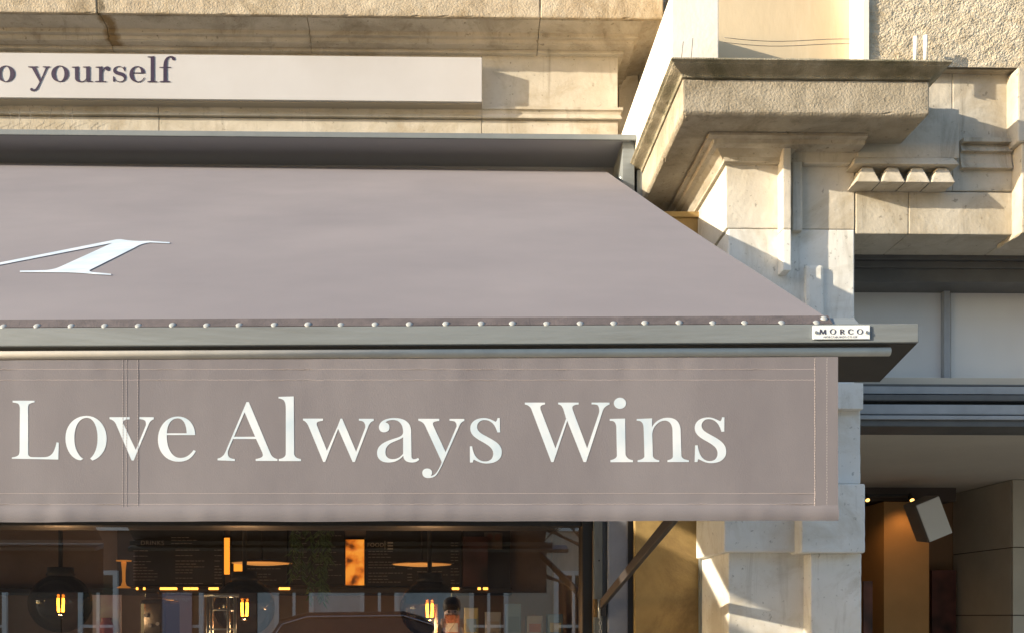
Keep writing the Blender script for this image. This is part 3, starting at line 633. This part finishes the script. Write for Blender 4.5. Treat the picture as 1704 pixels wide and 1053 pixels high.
def amber_panel():
    m = bpy.data.materials.new('amber backlit picture'); m.use_nodes = True; n = m.node_tree.nodes; l = m.node_tree.links; b = n['Principled BSDF']
    tc = n.new('ShaderNodeTexCoord'); t = n.new('ShaderNodeTexNoise'); t.inputs['Scale'].default_value = 9; t.inputs['Detail'].default_value = 6; l.new(tc.outputs['Object'], t.inputs['Vector'])
    r = n.new('ShaderNodeValToRGB'); r.color_ramp.elements[0].position = .38; r.color_ramp.elements[1].position = .58; r.color_ramp.elements[0].color = (.10, .02, .002, 1); r.color_ramp.elements[1].color = (1, .34, .035, 1)
    r.color_ramp.elements.new(.48).color = (.75, .17, .012, 1); l.new(t.outputs['Fac'], r.inputs[0]); l.new(r.outputs[0], b.inputs['Emission Color']); b.inputs['Emission Strength'].default_value = .5; b.inputs['Base Color'].default_value = (.2, .08, .02, 1); return m
AP = amber_panel()
def lightbox(a, b, t, u, label, m):
    e = empty('light_box', P((a + b) / 2, u, 6.9), label, 'light box')
    pbox('lit_face', a, b, t, u, 6.90, 6.905, m, e); pbox('case', a - 1, b + 1, t - 1, u + 1, 6.906, 6.95, BLACKF, e, .002)
lightbox(575, 606, 897, 973, 'broad amber backlit picture beside the food menu board', AP)
lightbox(373, 382, 894, 955, 'slim amber light strip at the edge of the drinks menu board', AMB)
lightbox(389, 407, 937, 957, 'small square amber lantern under the brass disc lamp', AMB)
SHF = empty('back_shelf', P(520, 984, 6.8), 'long black shelf with a row of amber lights below the menu boards', 'shelf')
pbox('shelf_board', -60, 852, 978, 989, 6.72, 6.92, BLACKF, SHF, .003)
for a, b in ((266, 294), (305, 316), (317, 329), (347, 363), (464, 482), (690, 708), (752, 764), (795, 800), (804, 812), (390, 398), (226, 229), (238, 241)):
    pbox('shelf_light', a, b, 976.5, 980.5, 6.705, 6.719, AMB2, SHF, .002)
BRASS = mat('brass', (.60, .36, .12), .35, .9)
BL = empty('brass_table_lamp', P(206, 978, 6.8), 'slender brass lamp with flat round top on the black shelf', 'lamp')
q = P(206, 978, 6.8); hh = P(206, 931, 6.8).z - q.z
o = lathe('stem', [(.05, 0), (.048, .008), (.02, .02), (.012, .05), (.013, hh * .6), (.02, hh * .93), (.006, hh * .95)], mat('lit brass', (.7, .36, .08), .4, .3, emit=(1, .33, .04), estr=.16), BL, seg=12)
lathe('flat_top', [(.001, hh), (.055, hh - .002), (.055, hh - .01), (.001, hh - .012)], MATS['lit brass'], BL, seg=16)
def disc_lamp(px, py, label):
    q = P(px, py, 6.1); e = empty('disc_pendant_lamp', q, label, 'pendant lamp', 'brass disc pendant lamps')
    lathe('shade', [(.001, .022), (.03, .02), (.2, .003), (.205, 0), (.2, -.002)], BRASS, e, seg=32)
    lathe('diffuser', [(.198, -.003), (.08, -.014), (.001, -.018)], mat('glowing amber diffuser', (.8, .45, .15), .5, emit=(1, .40, .09), estr=.28), e, seg=32)
    tube('cord', [(0, 0, .02), (0, 0, 3.3 - q.z)], .006, BLACKF, e, 6, local=True)
disc_lamp(436, 936, 'flat brass disc pendant lamp hanging before the board beside the slim amber light'); disc_lamp(702, 938, 'flat brass disc pendant lamp hanging before the food menu board')
SMOKE = glass('smoked glass', (.42, .40, .37), 1.45)
BULBG = mat('filament glow', (1, .6, .2), .4, emit=(1, .33, .035), estr=22)
def globe(px, py, label):
    q = P(px, py, 5.2); e = empty('globe_pendant_lamp', q, label, 'pendant lamp', 'smoked globe pendant lamps')
    R = .172
    lathe('globe', [(.05, .162)] + [(R * math.sin(t), .168 * math.cos(t)) for t in [.32 + i * (math.pi - .34) / 22 for i in range(23)]], SMOKE, e, seg=40)
    lathe('cap', [(.001, .205), (.07, .205), (.072, .175), (.08, .165), (.075, .155), (.001, .15)], BLACKF, e, seg=24)
    lathe('smoked_crown', [(R * .985 * math.sin(t), .165 * math.cos(t)) for t in [.36 + i * 1.05 / 10 for i in range(11)]], glass('smoky dark crown', (.10, .10, .10), 1.3), e, seg=40)
    lathe('bulb_holder', [(.022, .16), (.024, .08), (.018, .06)], mat('dark bronze', (.05, .03, .015), .4, .6), e, seg=12)
    for s in (-1, 1): tube('filament', [(s * .014, 0, .05), (s * .015, 0, .0), (s * .012, 0, -.05)], .0075, BULBG, e, 8, local=True)
    lathe('bulb', [(.018, .07), (.034, .04), (.036, -.03), (.026, -.062), (.001, -.072)], glass('bulb amber glass', (1, .72, .40), 1.3), e, seg=16)
    tube('rod', [(0, 0, .2), (0, 0, 3.3 - q.z)], .013, BLACKF, e, 8, local=True)
    L = bpy.data.lights.new('bulb_light', 'POINT'); L.energy = 7; L.color = (1, .6, .3); L.shadow_soft_size = .04
    lo = bpy.data.objects.new('bulb_light', L); COL.objects.link(lo); lo.parent = e; lo.location = (0, 0, -.1)
globe(101, 1003, 'smoked glass globe pendant lamp hanging before the plain brown wall'); globe(407, 1010, 'smoked glass globe pendant lamp hanging before the drinks shelf'); globe(715, 1012, 'smoked glass globe pendant lamp hanging below the food menu board')
# pictures, counter and goods
ABS = mat('pink abstract print', (.20, .085, .075), .7, var=(.035, .025, .025), scale=3.5, detail=1)
e = tag(pbox('picture', 770, 812, 892, 976, 6.9, 6.98, ABS, None, .002), 'dark pink abstract picture on the wall beside the food menu board', 'picture')
e = empty('framed_picture', P(821, 912, 6.95), 'small square framed picture with two round shapes on the dark wall', 'picture')
pbox('frame', 806, 836, 885, 913, 6.93, 6.98, mat('pale picture ground', (.26, .20, .15), .7), e, .002)
for px in (815, 828): tube('round_shape', [P(px, 893, 6.925), P(px, 893, 6.93)], .026, mat('round print', (.30, .14, .10), .7), e, 16)
tag(pbox('dark_cupboard', 770, 849, 820, 985, 6.95, 7.0, mat('charcoal board', (.02, .018, .017), .6), None), 'tall charcoal wall board behind the pictures', 'wall board')
CT = empty('counter', (-1.5, 6.2, 0), 'long brown cafe counter behind the window', 'counter')
box('counter_body', -4.5, .7, 6.0, 6.6, 0, 1.1, DARKM, CT, .01); box('counter_top', -4.5, .7, 5.95, 6.65, 1.101, 1.15, BLACKF, CT, .005)
cols = [(.55, .57, .58), (.30, .42, .52), (.52, .48, .42), (.22, .33, .42), (.5, .2, .12), (.6, .55, .3)]
KM = [mat('carton %d' % i, c, .6) for i, c in enumerate(cols)]
DISP = empty('display_shelf', (.35, 5.3, 0), 'low wooden display shelf on the cafe floor beside the window edge', 'shelf')
for k in range(3): box('shelf_board', -.1, .72, 5.2, 5.5, .95 + .26 * k, .97 + .26 * k, IN_W, DISP, .003)
for s in (-.1, .70): box('side_panel', s, s + .02, 5.2, 5.5, 0, 1.75, IN_W, DISP, .003)
names = ['white', 'blue', 'beige', 'slate blue', 'red brown', 'yellow']; rows = ['lowest', 'middle', 'top']; nb = ['', 'second ', 'third ', 'fourth ', 'fifth ', 'sixth ']
for k in range(3):
    for j in range(6):
        i = (k * 2 + j) % 6; x = -.05 + .122 * j; hgt = random.uniform(.10, .19)
        b_ = empty('carton', (x + .045, 5.3, .971 + .26 * k), f'{names[i]} carton on the {rows[k]} board of the display shelf', 'carton', 'cartons on the display shelf')
        wd = random.uniform(.07, .1)
        box('carton_body', x, x + wd, 5.24, 5.36, .9715 + .26 * k, .9715 + .26 * k + hgt, KM[i], b_, .004); box('carton_label', x + .012, x + wd - .012, 5.2375, 5.2398, .99 + .26 * k, .97 + .26 * k + hgt * .6, KM[(i + 2) % 6], b_)
PINKP = mat('pink and cream print', (.70, .62, .48), .7, var=(.52, .30, .34), scale=5, detail=3)
e = empty('window_print', P(178, 1070, 4.3), 'pink and cream art print with a rosy vase standing inside the window', 'art print')
pbox('sheet', 154, 201, 989, 1075, 4.30, 4.31, PINKP, e); q = P(176, 1062, 4.297)
lathe('vase_print', [(.02, 0), (.035, .03), (.036, .06), (.02, .085), (.024, .10)], mat('rosy print', (.42, .14, .17), .7), e, (0, -.002, q.z - e.location.z), 14)
e = empty('coffee_machine', P(252, 1100, 5.9), 'black coffee machine with steel knobs behind the window', 'coffee machine')
pbox('machine_body', 232, 274, 996, 1090, 5.85, 6.2, mat('gloss black', (.015, .015, .016), .15), e, .03); pbox('hopper', 240, 262, 984, 995, 5.9, 6.1, SMOKE, e, .01)
for px, py in ((242, 1023), (262, 1037), (249, 1040)): tube('knob', [P(px, py, 5.82), P(px, py, 5.85)], .012, STEEL, e, 10)
e = empty('steel_stand', P(365, 1100, 5.0), 'polished steel display stand with slim upright poles beside the coffee machine', 'stand')
for px in (346, 352, 380, 391): tube('pole', [P(px, 1130, 5.0), P(px, 990, 5.0)], .009, STEEL, e, 10)
for py in (1014, 1046): tube('cross_bar', [P(346, py, 5.0), P(391, py, 5.0)], .006, STEEL, e, 8)
tube('top_rail', [P(340, 990, 5.0), P(397, 990, 5.0)], .011, STEEL, e, 10)
# hanging plant: every strand a stem with narrow leaves
LEAF = mat('willow leaf', (.20, .25, .09), .6, var=(.10, .15, .05), scale=40); TWIG = mat('green twig', (.06, .06, .025), .8)
HP = empty('hanging_plant', P(525, 868, 4.7), 'trailing green plant with narrow leaves hanging inside the window', 'plant')
TL = .105
def leafv(base, d, L, Wd):
    s = d.cross(Vector((random.uniform(-.4, .4), -1, random.uniform(-.3, .3)))).normalized() * Wd; n = s.cross(d).normalized() * .004
    return [base, base + d * L * .4 + s + n, base + d * L, base + d * L * .4 - s + n]
for k in range(9):
    px = random.uniform(490, 560); ln = random.choice((915, 930, 960, 985, 1000, 1000)); 
    if k < 3: px = 540 + 8 * k - 8; ln = 1000
    Yk = 4.7 + random.uniform(-.06, .06)
    pts = []; x = px
    for j in range(9):
        y = 820 + (ln - 820) * j / 8; x += random.uniform(-3, 3); pts.append(P(x, y, Yk))
    st = tube('strand', pts, .0016, TWIG, HP, 5)
    vs, fs = [], []
    for j in range(int((ln - 820) / 2.6)):
        t = random.uniform(.1, 8); i = min(7, int(t)); b_ = pts[i].lerp(pts[i + 1], t - i)
        d = Vector((random.choice((-1, 1)) * random.uniform(.25, .9), random.uniform(-.4, .3), -random.uniform(.5, 1.2))).normalized()
        n0 = len(vs); vs += leafv(b_, d, random.uniform(.03, .06), random.uniform(.004, .0065)); fs += [(n0, n0 + 1, n0 + 2), (n0, n0 + 2, n0 + 3)]
    tag(mk('foliage', vs, fs, LEAF, st), kind='stuff')
tube('hanging_rail', [P(470, 819, 4.7), P(585, 819, 4.7)], .008, BLACKF, HP, 8)

# ------------------------------------------------------------------ right-hand shopfront
SF = empty('grey_shopfront', (2.2, 3.7, 0), 'dark grey shopfront with lilac grey transom panels over an open doorway', 'shopfront')
XE = 4.6; xp = X(1415, 3.710)
def rl(name, t, u, Yf, m, bevel=.003, Yb=3.89): box(name, xp, XE, Yf, Yb, Z(u, Yf, 1560), Z(t, Yf, 1560), m, SF, bevel)
rl('head_rail', 400, 432, 3.702, SHOPG); rl('head_rail', 434, 446, 3.715, SHOPG, .004); rl('head_rail', 447, 469.5, 3.725, SHOPG)
for a, b in ((1405, 1570.5), (1582, 1745), (1756, 1920), (1931, 2095), (2106, 2270), (2281, 2445)):
    pbox('transom_panel', a, b, 470, 638, 3.85, 3.88, PANEL, SF, .002); pbox('mullion', b + .3, b + 11.2, 470, 638, 3.825, 3.88, SHOPL, SF, .003)
rl('sill_rail', 638.5, 641.5, 3.740, SHOPG, .001); rl('sill_rail', 642, 655, 3.735, SHOPL); rl('sill_rail', 656, 666, 3.718, SHOPG, .004); rl('sill_rail', 672, 689, 3.710, SHOPL, .006); rl('sill_rail', 690.5, 697, 3.700, SHOPL, .002); rl('sill_rail', 697.5, 709, 3.712, SHOPG, .004)
rl('sill_core', 641.8, 707, 3.750, BLACKF)
BAR = empty('door_closer', P(1460, 712, 4.1), 'black jointed door closer arm under the shopfront rail', 'door closer')
tube('arm', [P(1395, 720, 4.05), P(1446, 722, 4.05), P(1496, 708, 4.12)], .009, BLACKF, BAR, 8); pbox('knuckle', 1441, 1450, 718, 726, 4.03, 4.07, BLACKF, BAR, .003)
# its lit interior
TAUPE = mat('taupe ceiling', (.60, .54, .45), .85, var=(.55, .49, .41), scale=3); TILE = mat('taupe stone tile', (.56, .49, .39), .7, var=(.48, .42, .33), scale=4, bump=.1)
zce = Z(709, 3.66, 1560) + .03
tag(box('shop_ceiling', 1.12, 5, 3.775, 8.0, zce, zce + .2, TAUPE), kind='structure')
tag(box('shop_back_wall', .96, 5, 5.9, 6.1, 0, zce, mat('orange brown plaster', (.33, .19, .10), .8)), kind='structure')
tag(box('shop_left_wall', .96, 1.11, 4.15, 5.9, 0, zce, mat('orange brown plaster', (.33, .19, .10), .8)), kind='structure')
XWR = X(1592, 5.86)
tag(box('shop_right_wall', XWR, 5, 5.27, 5.89, 0, zce, mat('dark grout', (.16, .13, .10), .9)), kind='structure')
TW = bpy.data.objects['shop_right_wall']
for r in range(6):
    zt_ = zce - .40 * r - .003; zb_ = max(.01, zce - .40 * (r + 1) + .003)
    box('wall_tile', XWR - .008, XWR, 5.275, 5.89, zb_, zt_, TILE, TW, .002)
    for k in range(3): box('wall_tile', XWR - .006 + .5 * k, XWR + .49 + .5 * k, 5.258, 5.27, zb_, zt_, TILE, TW, .002)
PART = tag(box('orange_partition', X(1471, 5.5), X(1546, 5.5), 5.5, 5.88, 0, Z(834, 5.5, 1500), mat('orange plaster', (.42, .22, .075), .8, var=(.36, .19, .065), scale=5)), 'orange lit plaster partition below the loudspeaker in the open doorway', 'partition')
tag(pbox('bulkhead', 1400, 1591, 803, 833, 5.6, 5.88, mat('brown bulkhead', (.10, .075, .06), .8)), 'brown ceiling bulkhead above the orange partition', 'bulkhead')
TR = empty('light_track', P(1480, 823, 5.4), 'thin black ceiling track with small glowing spotlights', 'light track')
pbox('track', 1400, 1514, 821, 825.5, 5.40, 5.43, BLACKF, TR, .002)
box('track_stem', X(1420, 5.41), X(1422, 5.41), 5.41, 5.42, Z(821, 5.41, 1420), zce, BLACKF, TR)
for px in (1444, 1518):
    c = P(px, 832, 5.38); tube('spot_can', [c + Vector((0, .03, .035)), c + Vector((0, .002, .004))], .016, BLACKF, TR, 10)
    tube('spot_lens', [c, c + Vector((0, .003, .004))], .012, mat('spot glow', (1, .7, .3), .4, emit=(1, .5, .12), estr=1.6), TR, 10)
    L = bpy.data.lights.new('spot_light', 'SPOT'); L.energy = .7; L.color = (1, .55, .2); L.spot_size = math.radians(120); L.spot_blend = .8; L.shadow_soft_size = .03
    lo = bpy.data.objects.new('spot_light', L); COL.objects.link(lo); lo.parent = TR; lo.matrix_parent_inverse = Matrix.Translation(-TR.location); lo.location = c + Vector((0, -.01, -.02)); lo.rotation_euler = (math.radians(18), 0, 0)
q = P(1554, 863, 5.15)
SP = empty('loudspeaker', q, 'tilted white box loudspeaker bracketed high on the shop wall', 'loudspeaker')
SP.rotation_euler = (math.radians(8), math.radians(-23), math.radians(-6))
SPW = mat('white speaker plastic', (.8, .77, .72), .5)
box('cabinet', -.072, .072, 0, .16, -.118, .118, mat('speaker grey side', (.20, .18, .16), .6), SP, .008, local=True); box('grille', -.068, .068, -.008, -.0005, -.114, .114, SPW, SP, .006, local=True)
tube('wall_bracket', [(.02, .15, .02), (.10, .32, .03), (.12, .5, .04)], .014, BLACKF, SP, 8, local=True)
ART = mat('dark red print', (.20, .07, .05), .6, var=(.03, .015, .015), scale=5, detail=2)
tag(pbox('poster', 1437, 1452, 966, 1200, 5.46, 5.475, ART, None), 'dark narrow poster on the orange wall beside the pilaster', 'poster')
tag(pbox('poster', 1551, 1591, 948, 1200, 5.80, 5.82, ART, None), 'dark red abstract poster on the wall below the loudspeaker', 'poster')

# ------------------------------------------------------------------ small things on the cornice
for k, (a, b) in enumerate(((63, 70), (71, 78))):
    pts = [P(1205 + 230 * t / 12, a + (b - a) * t / 12 + 4 * math.sin(math.pi * t / 12 * 1.6), 3.56) for t in range(13)]
    tag(tube('cable', pts, .0012, WIRE, None, 5), ('upper' if k == 0 else 'lower') + ' of two thin sagging cables strung before the cream panel', 'cable')
for k, (px, t) in enumerate(((1134, 70), (1150, 64))):
    tag(tube('spike', [P(px, 97, 3.27), P(px + 3, t, 3.27)], .0014, WIRE, None, 5), ('shorter' if k == 0 else 'taller') + ' thin metal spike standing on the cornice corner', 'spike')
tag(tube('white_pipe', [P(1523, 102, 3.4), P(1523, 62, 3.4)], .008, WHITEST, None, 8), 'short white pipe on the cornice beside its twin farther from the cream panel', 'pipe')
tag(tube('white_pipe', [P(1540, 102, 3.4), P(1540, 60, 3.4)], .008, WHITEST, None, 8), 'short white pipe on the cornice, the one farther from the cream panel', 'pipe')

# ------------------------------------------------------------------ street behind the photographer (seen in the glass)
HW = [mat('white stucco', (.72, .71, .68), .8, var=(.64, .63, .60), scale=2), mat('cream stucco', (.62, .55, .44), .8, var=(.55, .49, .39), scale=2), mat('brick terrace', (.27, .15, .10), .85, var=(.20, .11, .08), scale=8), mat('pale grey stucco', (.55, .56, .57), .8)]
HG = mat('dark window pane', (.03, .035, .04), .1); HF = mat('white window paint', (.80, .80, .78), .5); SLATE = mat('slate', (.09, .09, .10), .7)
hc = [('white', (.72, .71, .68)), ('cream', (.62, .55, .44)), ('red brick', (.27, .15, .10)), ('pale grey', (.55, .56, .57)), ('pale blue', (.45, .54, .62)), ('pink', (.62, .46, .42)), ('pale green', (.46, .54, .44)), ('brown brick', (.20, .14, .10))]
for k in range(8):
    x0 = -16 + 4.0 * k; i = (3, 7, 2, 0, 1, 5, 6, 4)[k]; hm = mat(hc[i][0] + ' house wall', hc[i][1], .85, var=tuple(.85 * c for c in hc[i][1]), scale=3); hh = 7.6 + .5 * (k % 3)
    e = empty('terrace_house', (x0 + 2, -11, 0), hc[i][0] + ' terrace house with white framed windows across the road', 'house', 'terrace across the road')
    box('wall', x0, x0 + 3.98, -14, -10.5, 0, hh, hm, e); 
    mk('roof', [(x0, -10.4, hh), (x0 + 3.98, -10.4, hh), (x0 + 3.98, -12.2, hh + 1.6), (x0, -12.2, hh + 1.6), (x0, -14, hh), (x0 + 3.98, -14, hh)], [(0, 1, 2, 3), (3, 2, 5, 4), (0, 3, 4), (1, 5, 2), (0, 4, 5, 1)], SLATE, e)
    for fl in range(3):
        for c in range(2):
            wx = x0 + (.7 + 1.6 * c if fl else .45 + 1.75 * c); z0_ = .35 + 2.6 * fl + (.5 if fl else 0); z1_ = z0_ + (1.5 if fl else 2.1); wd = 1.0 if fl else .62
            pn = box('window', wx, wx + wd, -10.495, -10.47, z0_, z1_, HG, e)
            multibox('window_frame', [(wx - .09, wx, -10.50, -10.42, z0_ - .09, z1_ + .09), (wx + wd, wx + wd + .09, -10.50, -10.42, z0_ - .09, z1_ + .09), (wx, wx + wd, -10.50, -10.425, z1_, z1_ + .09), (wx, wx + wd, -10.50, -10.425, z0_ - .09, z0_), (wx + wd / 2 - .03, wx + wd / 2 + .03, -10.468, -10.43, z0_, z1_), (wx, wx + wd, -10.468, -10.435, (z0_ + z1_) / 2 - .03, (z0_ + z1_) / 2 + .03)], HF, pn)
# reflected notice on the estate agent's window opposite
NP = X(297, 18.6)
e = empty('window_poster', (NP, -10.38, 1.2), 'purple estate agent poster in a window across the road', 'poster')
box('sheet', NP - .30, NP + .30, -10.40, -10.38, 1.25, 2.25, mat('mauve poster', (.42, .36, .44), .7), e)
for r, t in enumerate(('Best estate', 'agent ever')): words('poster_text', t, .105, (NP + .26, -10.376, 2.06 - .13 * r), HF, e, rotz=math.pi, ext=.002)
# parked car across the road
CB = mat('black car paint', (.012, .012, .014), .15, spec=.6); CG = mat('car glass', (.02, .025, .03), .05); CHR = mat('chrome', (.7, .7, .7), .15, 1); TYRE = mat('tyre', (.02, .02, .02), .9)
CAR = empty('parked_car', (-.75, -6.6, -.13), 'black estate car with chrome window trim parked across the road', 'car')
def carloft(name, rows, m):
    vs, fs = [], []
    for x, y, z in [(a, s * b, c) for a, b, c in rows for s in (-1, 1)]: vs.append((x, y, z))
    n = len(rows)
    for i in range(n): j = (i + 1) % n; fs.append((2 * i, 2 * j, 2 * j + 1, 2 * i + 1))
    fs += [tuple(2 * i for i in range(n)), tuple(2 * i + 1 for i in range(n))]
    return mk(name, vs, fs, m, CAR, .03, local=True)
carloft('body', [(-2.2, .84, .35), (-2.25, .84, .75), (-2.15, .86, 1.0), (.75, .86, 1.02), (1.9, .84, .92), (2.2, .80, .7), (2.2, .82, .35)], CB)
carloft('cabin', [(-2.05, .80, .99), (-1.75, .66, 1.5), (-1.4, .62, 1.60), (.0, .62, 1.62), (.35, .64, 1.52), (1.15, .80, .99)], CG)
carloft('roof', [(-1.78, .665, 1.52), (-1.4, .64, 1.63), (0, .64, 1.65), (.3, .65, 1.56), (.28, .6, 1.5), (-1.7, .6, 1.5)], CB)
for s in (-1, 1):
    tube('window_trim', [(-1.95, s * .79, 1.04), (-1.7, s * .69, 1.46), (-1.35, s * .655, 1.57), (0, s * .655, 1.585), (.4, s * .675, 1.46), (1.1, s * .80, 1.04)], .014, CHR, CAR, 6, local=True)
    for x in (-1.4, 1.35):
        wh = tube('wheel', [(x, s * .70, .33), (x, s * .88, .33)], .33, TYRE, CAR, 20, local=True)
        tube('rim', [(x, s * .875, .33), (x, s * .89, .33)], .21, CHR, wh, 16, local=True)
    tube('headlight', [(2.15, s * .6, .72), (2.21, s * .6, .72)], .09, CHR, CAR, 10, local=True)
CAR.scale = (1.1, 1.1, 1.1)
# bare street tree across the road
TREE = empty('street_tree', (2.6, -8.6, 0), 'bare street tree with thin twigs on the far pavement', 'tree')
BARK = mat('bark', (.14, .10, .07), .9, var=(.09, .065, .045), scale=12)
tube('trunk', [(0, 0, 0), (.03, .02, 1.2), (-.04, .05, 2.6), (.02, 0, 4.0)], .14, BARK, TREE, 10, local=True, r2=.07)
tw = []
def branch(p, d, L, r, lv):
    e_ = p + d * L
    tw.append((p, e_, r))
    if lv:
        for _ in range(4 if lv > 1 else 5):
            dd = (d + Vector((random.uniform(-1, 1), random.uniform(-1, 1), random.uniform(-.4, .8))) * .75).normalized()
            branch(p.lerp(e_, random.uniform(.35, 1)), dd, L * random.uniform(.5, .75), r * .55, lv - 1)
for k in range(9):
    a = k * 2.4; branch(Vector((0, 0, 1.7 + .28 * k)), Vector((math.cos(a), math.sin(a), random.uniform(.1, .7))).normalized(), random.uniform(1.1, 1.8), .04, 3)
vs, fs = [], []
for a, b, r in tw:
    d = (b - a).normalized(); u = d.orthogonal().normalized(); v = d.cross(u); n0 = len(vs)
    for q, rr in ((a, r), (b, r * .5)):
        vs += [q + u * rr, q - u * rr * .5 + v * rr * .87, q - u * rr * .5 - v * rr * .87]
    fs += [(n0 + i, n0 + (i + 1) % 3, n0 + 3 + (i + 1) % 3, n0 + 3 + i) for i in range(3)]
mk('crown', vs, fs, BARK, TREE, local=True)

# ------------------------------------------------------------------ the photographer, holding a camera up (seen only in the glass)
PER = empty('person', (0.0, -.42, 0), 'person in a dark coat raising a camera with both hands, reflected in the window', 'person')
SKIN = mat('skin', (.50, .30, .21), .6); COAT = mat('dark coat', (.035, .035, .042), .9); HAIR = mat('dark hair', (.03, .02, .014), .7); JEAN = mat('blue jeans', (.05, .065, .11), .9); SHOE = mat('black shoe', (.02, .02, .02), .5)
def skin(name, verts, edges, radii, m, parent, lv=2):
    me = bpy.data.meshes.new(name); me.from_pydata(verts, edges, []); me.materials.append(m)
    o = bpy.data.objects.new(name, me); COL.objects.link(o)
    o.modifiers.new('skin', 'SKIN'); s = o.modifiers.new('sub', 'SUBSURF'); s.levels = lv; s.render_levels = lv
    if not me.skin_vertices: me.attributes.new('', 'FLOAT', 'POINT')
    for i, r in enumerate(radii):
        sv_ = me.skin_vertices[0].data[i]; sv_.radius = r if isinstance(r, tuple) else (r, r); sv_.use_root = i == 0
    o.parent = parent; return o
def add_skin(name, verts, edges, radii, m, parent, lv=2):
    bm = bmesh.new(); L = bm.verts.layers.skin.verify()
    bv = [bm.verts.new(v) for v in verts]
    for i, r in enumerate(radii): bv[i][L].radius = r if isinstance(r, tuple) else (r, r); bv[i][L].use_root = i == 0
    for a, b in edges: bm.edges.new((bv[a], bv[b]))
    me = bpy.data.meshes.new(name); bm.to_mesh(me); bm.free(); me.materials.append(m)
    o = bpy.data.objects.new(name, me); COL.objects.link(o); o.parent = parent
    o.modifiers.new('skin', 'SKIN').use_smooth_shade = True; s = o.modifiers.new('sub', 'SUBSURF'); s.levels = lv; s.render_levels = lv
    return o
V = [(0, 0, .95), (0, 0, 1.15), (0, .0, 1.34), (0, .01, 1.43), (0, .03, 1.50), (0, .05, 1.60), (0, .06, 1.68),
     (-.19, 0, 1.36), (-.27, .12, 1.20), (-.16, .30, 1.40), (-.10, .365, 1.535),
     (.19, 0, 1.36), (.27, .12, 1.20), (.16, .30, 1.40), (.10, .365, 1.535),
     (-.10, 0, .88), (-.11, .02, .48), (-.11, -.02, .09), (-.11, .12, .045), (.10, 0, .88), (.11, .02, .48), (.11, -.02, .09), (.11, .12, .045)]
E = [(0, 1), (1, 2), (2, 3), (3, 4), (4, 5), (5, 6), (2, 7), (7, 8), (8, 9), (9, 10), (2, 11), (11, 12), (12, 13), (13, 14), (0, 15), (15, 16), (16, 17), (17, 18), (0, 19), (19, 20), (20, 21), (21, 22)]
Rd = [(.17, .12), (.16, .12), (.17, .11), .055, .055, (.085, .10), (.08, .095), .075, .052, .04, .032, .075, .052, .04, .032, .095, .062, .045, .04, .095, .062, .045, .04]
add_skin('body', V, E, Rd, SKIN, PER)
add_skin('coat', V[:3] + [(0, .0, 1.41)] + V[7:10] + V[11:14] + [(0, 0, .72)], [(0, 1), (1, 2), (2, 3), (2, 4), (4, 5), (5, 6), (2, 7), (7, 8), (8, 9), (0, 10)], [(.19, .14), (.185, .14), (.19, .13), .075, .092, .068, .052, .092, .068, .052, (.2, .15)], COAT, PER)
add_skin('trousers', [(0, 0, .92), (-.10, 0, .86), (-.11, .02, .48), (-.11, -.02, .10), (.10, 0, .86), (.11, .02, .48), (.11, -.02, .10)], [(0, 1), (1, 2), (2, 3), (0, 4), (4, 5), (5, 6)], [(.17, .13), .11, .078, .062, .11, .078, .062], JEAN, PER)
add_skin('hair', [(0, .0, 1.62), (0, .02, 1.72), (0, .07, 1.755)], [(0, 1), (1, 2)], [(.095, .09), (.095, .11), (.08, .07)], HAIR, PER)
for s in (-1, 1):
    add_skin('shoe', [(s * .11, -.05, .05), (s * .11, .08, .045), (s * .11, .2, .035)], [(0, 1), (1, 2)], [.05, .048, .036], SHOE, PER, 1)
    for k in range(4):
        z = 1.575 - .021 * k
        add_skin('finger', [(s * .10, .355, z - .01), (s * .085, .388, z), (s * (.055 - .004 * (k == 3)), .396, z), (s * .036, .392, z)], [(0, 1), (1, 2), (2, 3)], [.011, .0095, .009, .008], SKIN, PER, 1)
    add_skin('thumb', [(s * .10, .35, 1.53), (s * .075, .335, 1.545), (s * .05, .335, 1.56)], [(0, 1), (1, 2)], [.013, .011, .009], SKIN, PER, 1)
    lathe('eye', [(.001, .012), (.012, 0), (.001, -.012)], HAIR, PER, (s * .03, .148, 1.645), 8)
add_skin('nose', [(0, .14, 1.645), (0, .165, 1.61)], [(0, 1)], [.01, .014], SKIN, PER, 1)
CAMR = empty('handheld_camera', (0, -.06, 1.58), 'small black camera held up by the person in the reflection', 'camera')
box('camera_body', -.062, .062, -.035, .0, -.04, .04, mat('black camera plastic', (.015, .015, .015), .4), CAMR, .006, local=True)
lens = tube('camera_lens', [(0, 0, 0), (0, .03, 0)], .028, MATS['black camera plastic'], CAMR, 16, local=True)
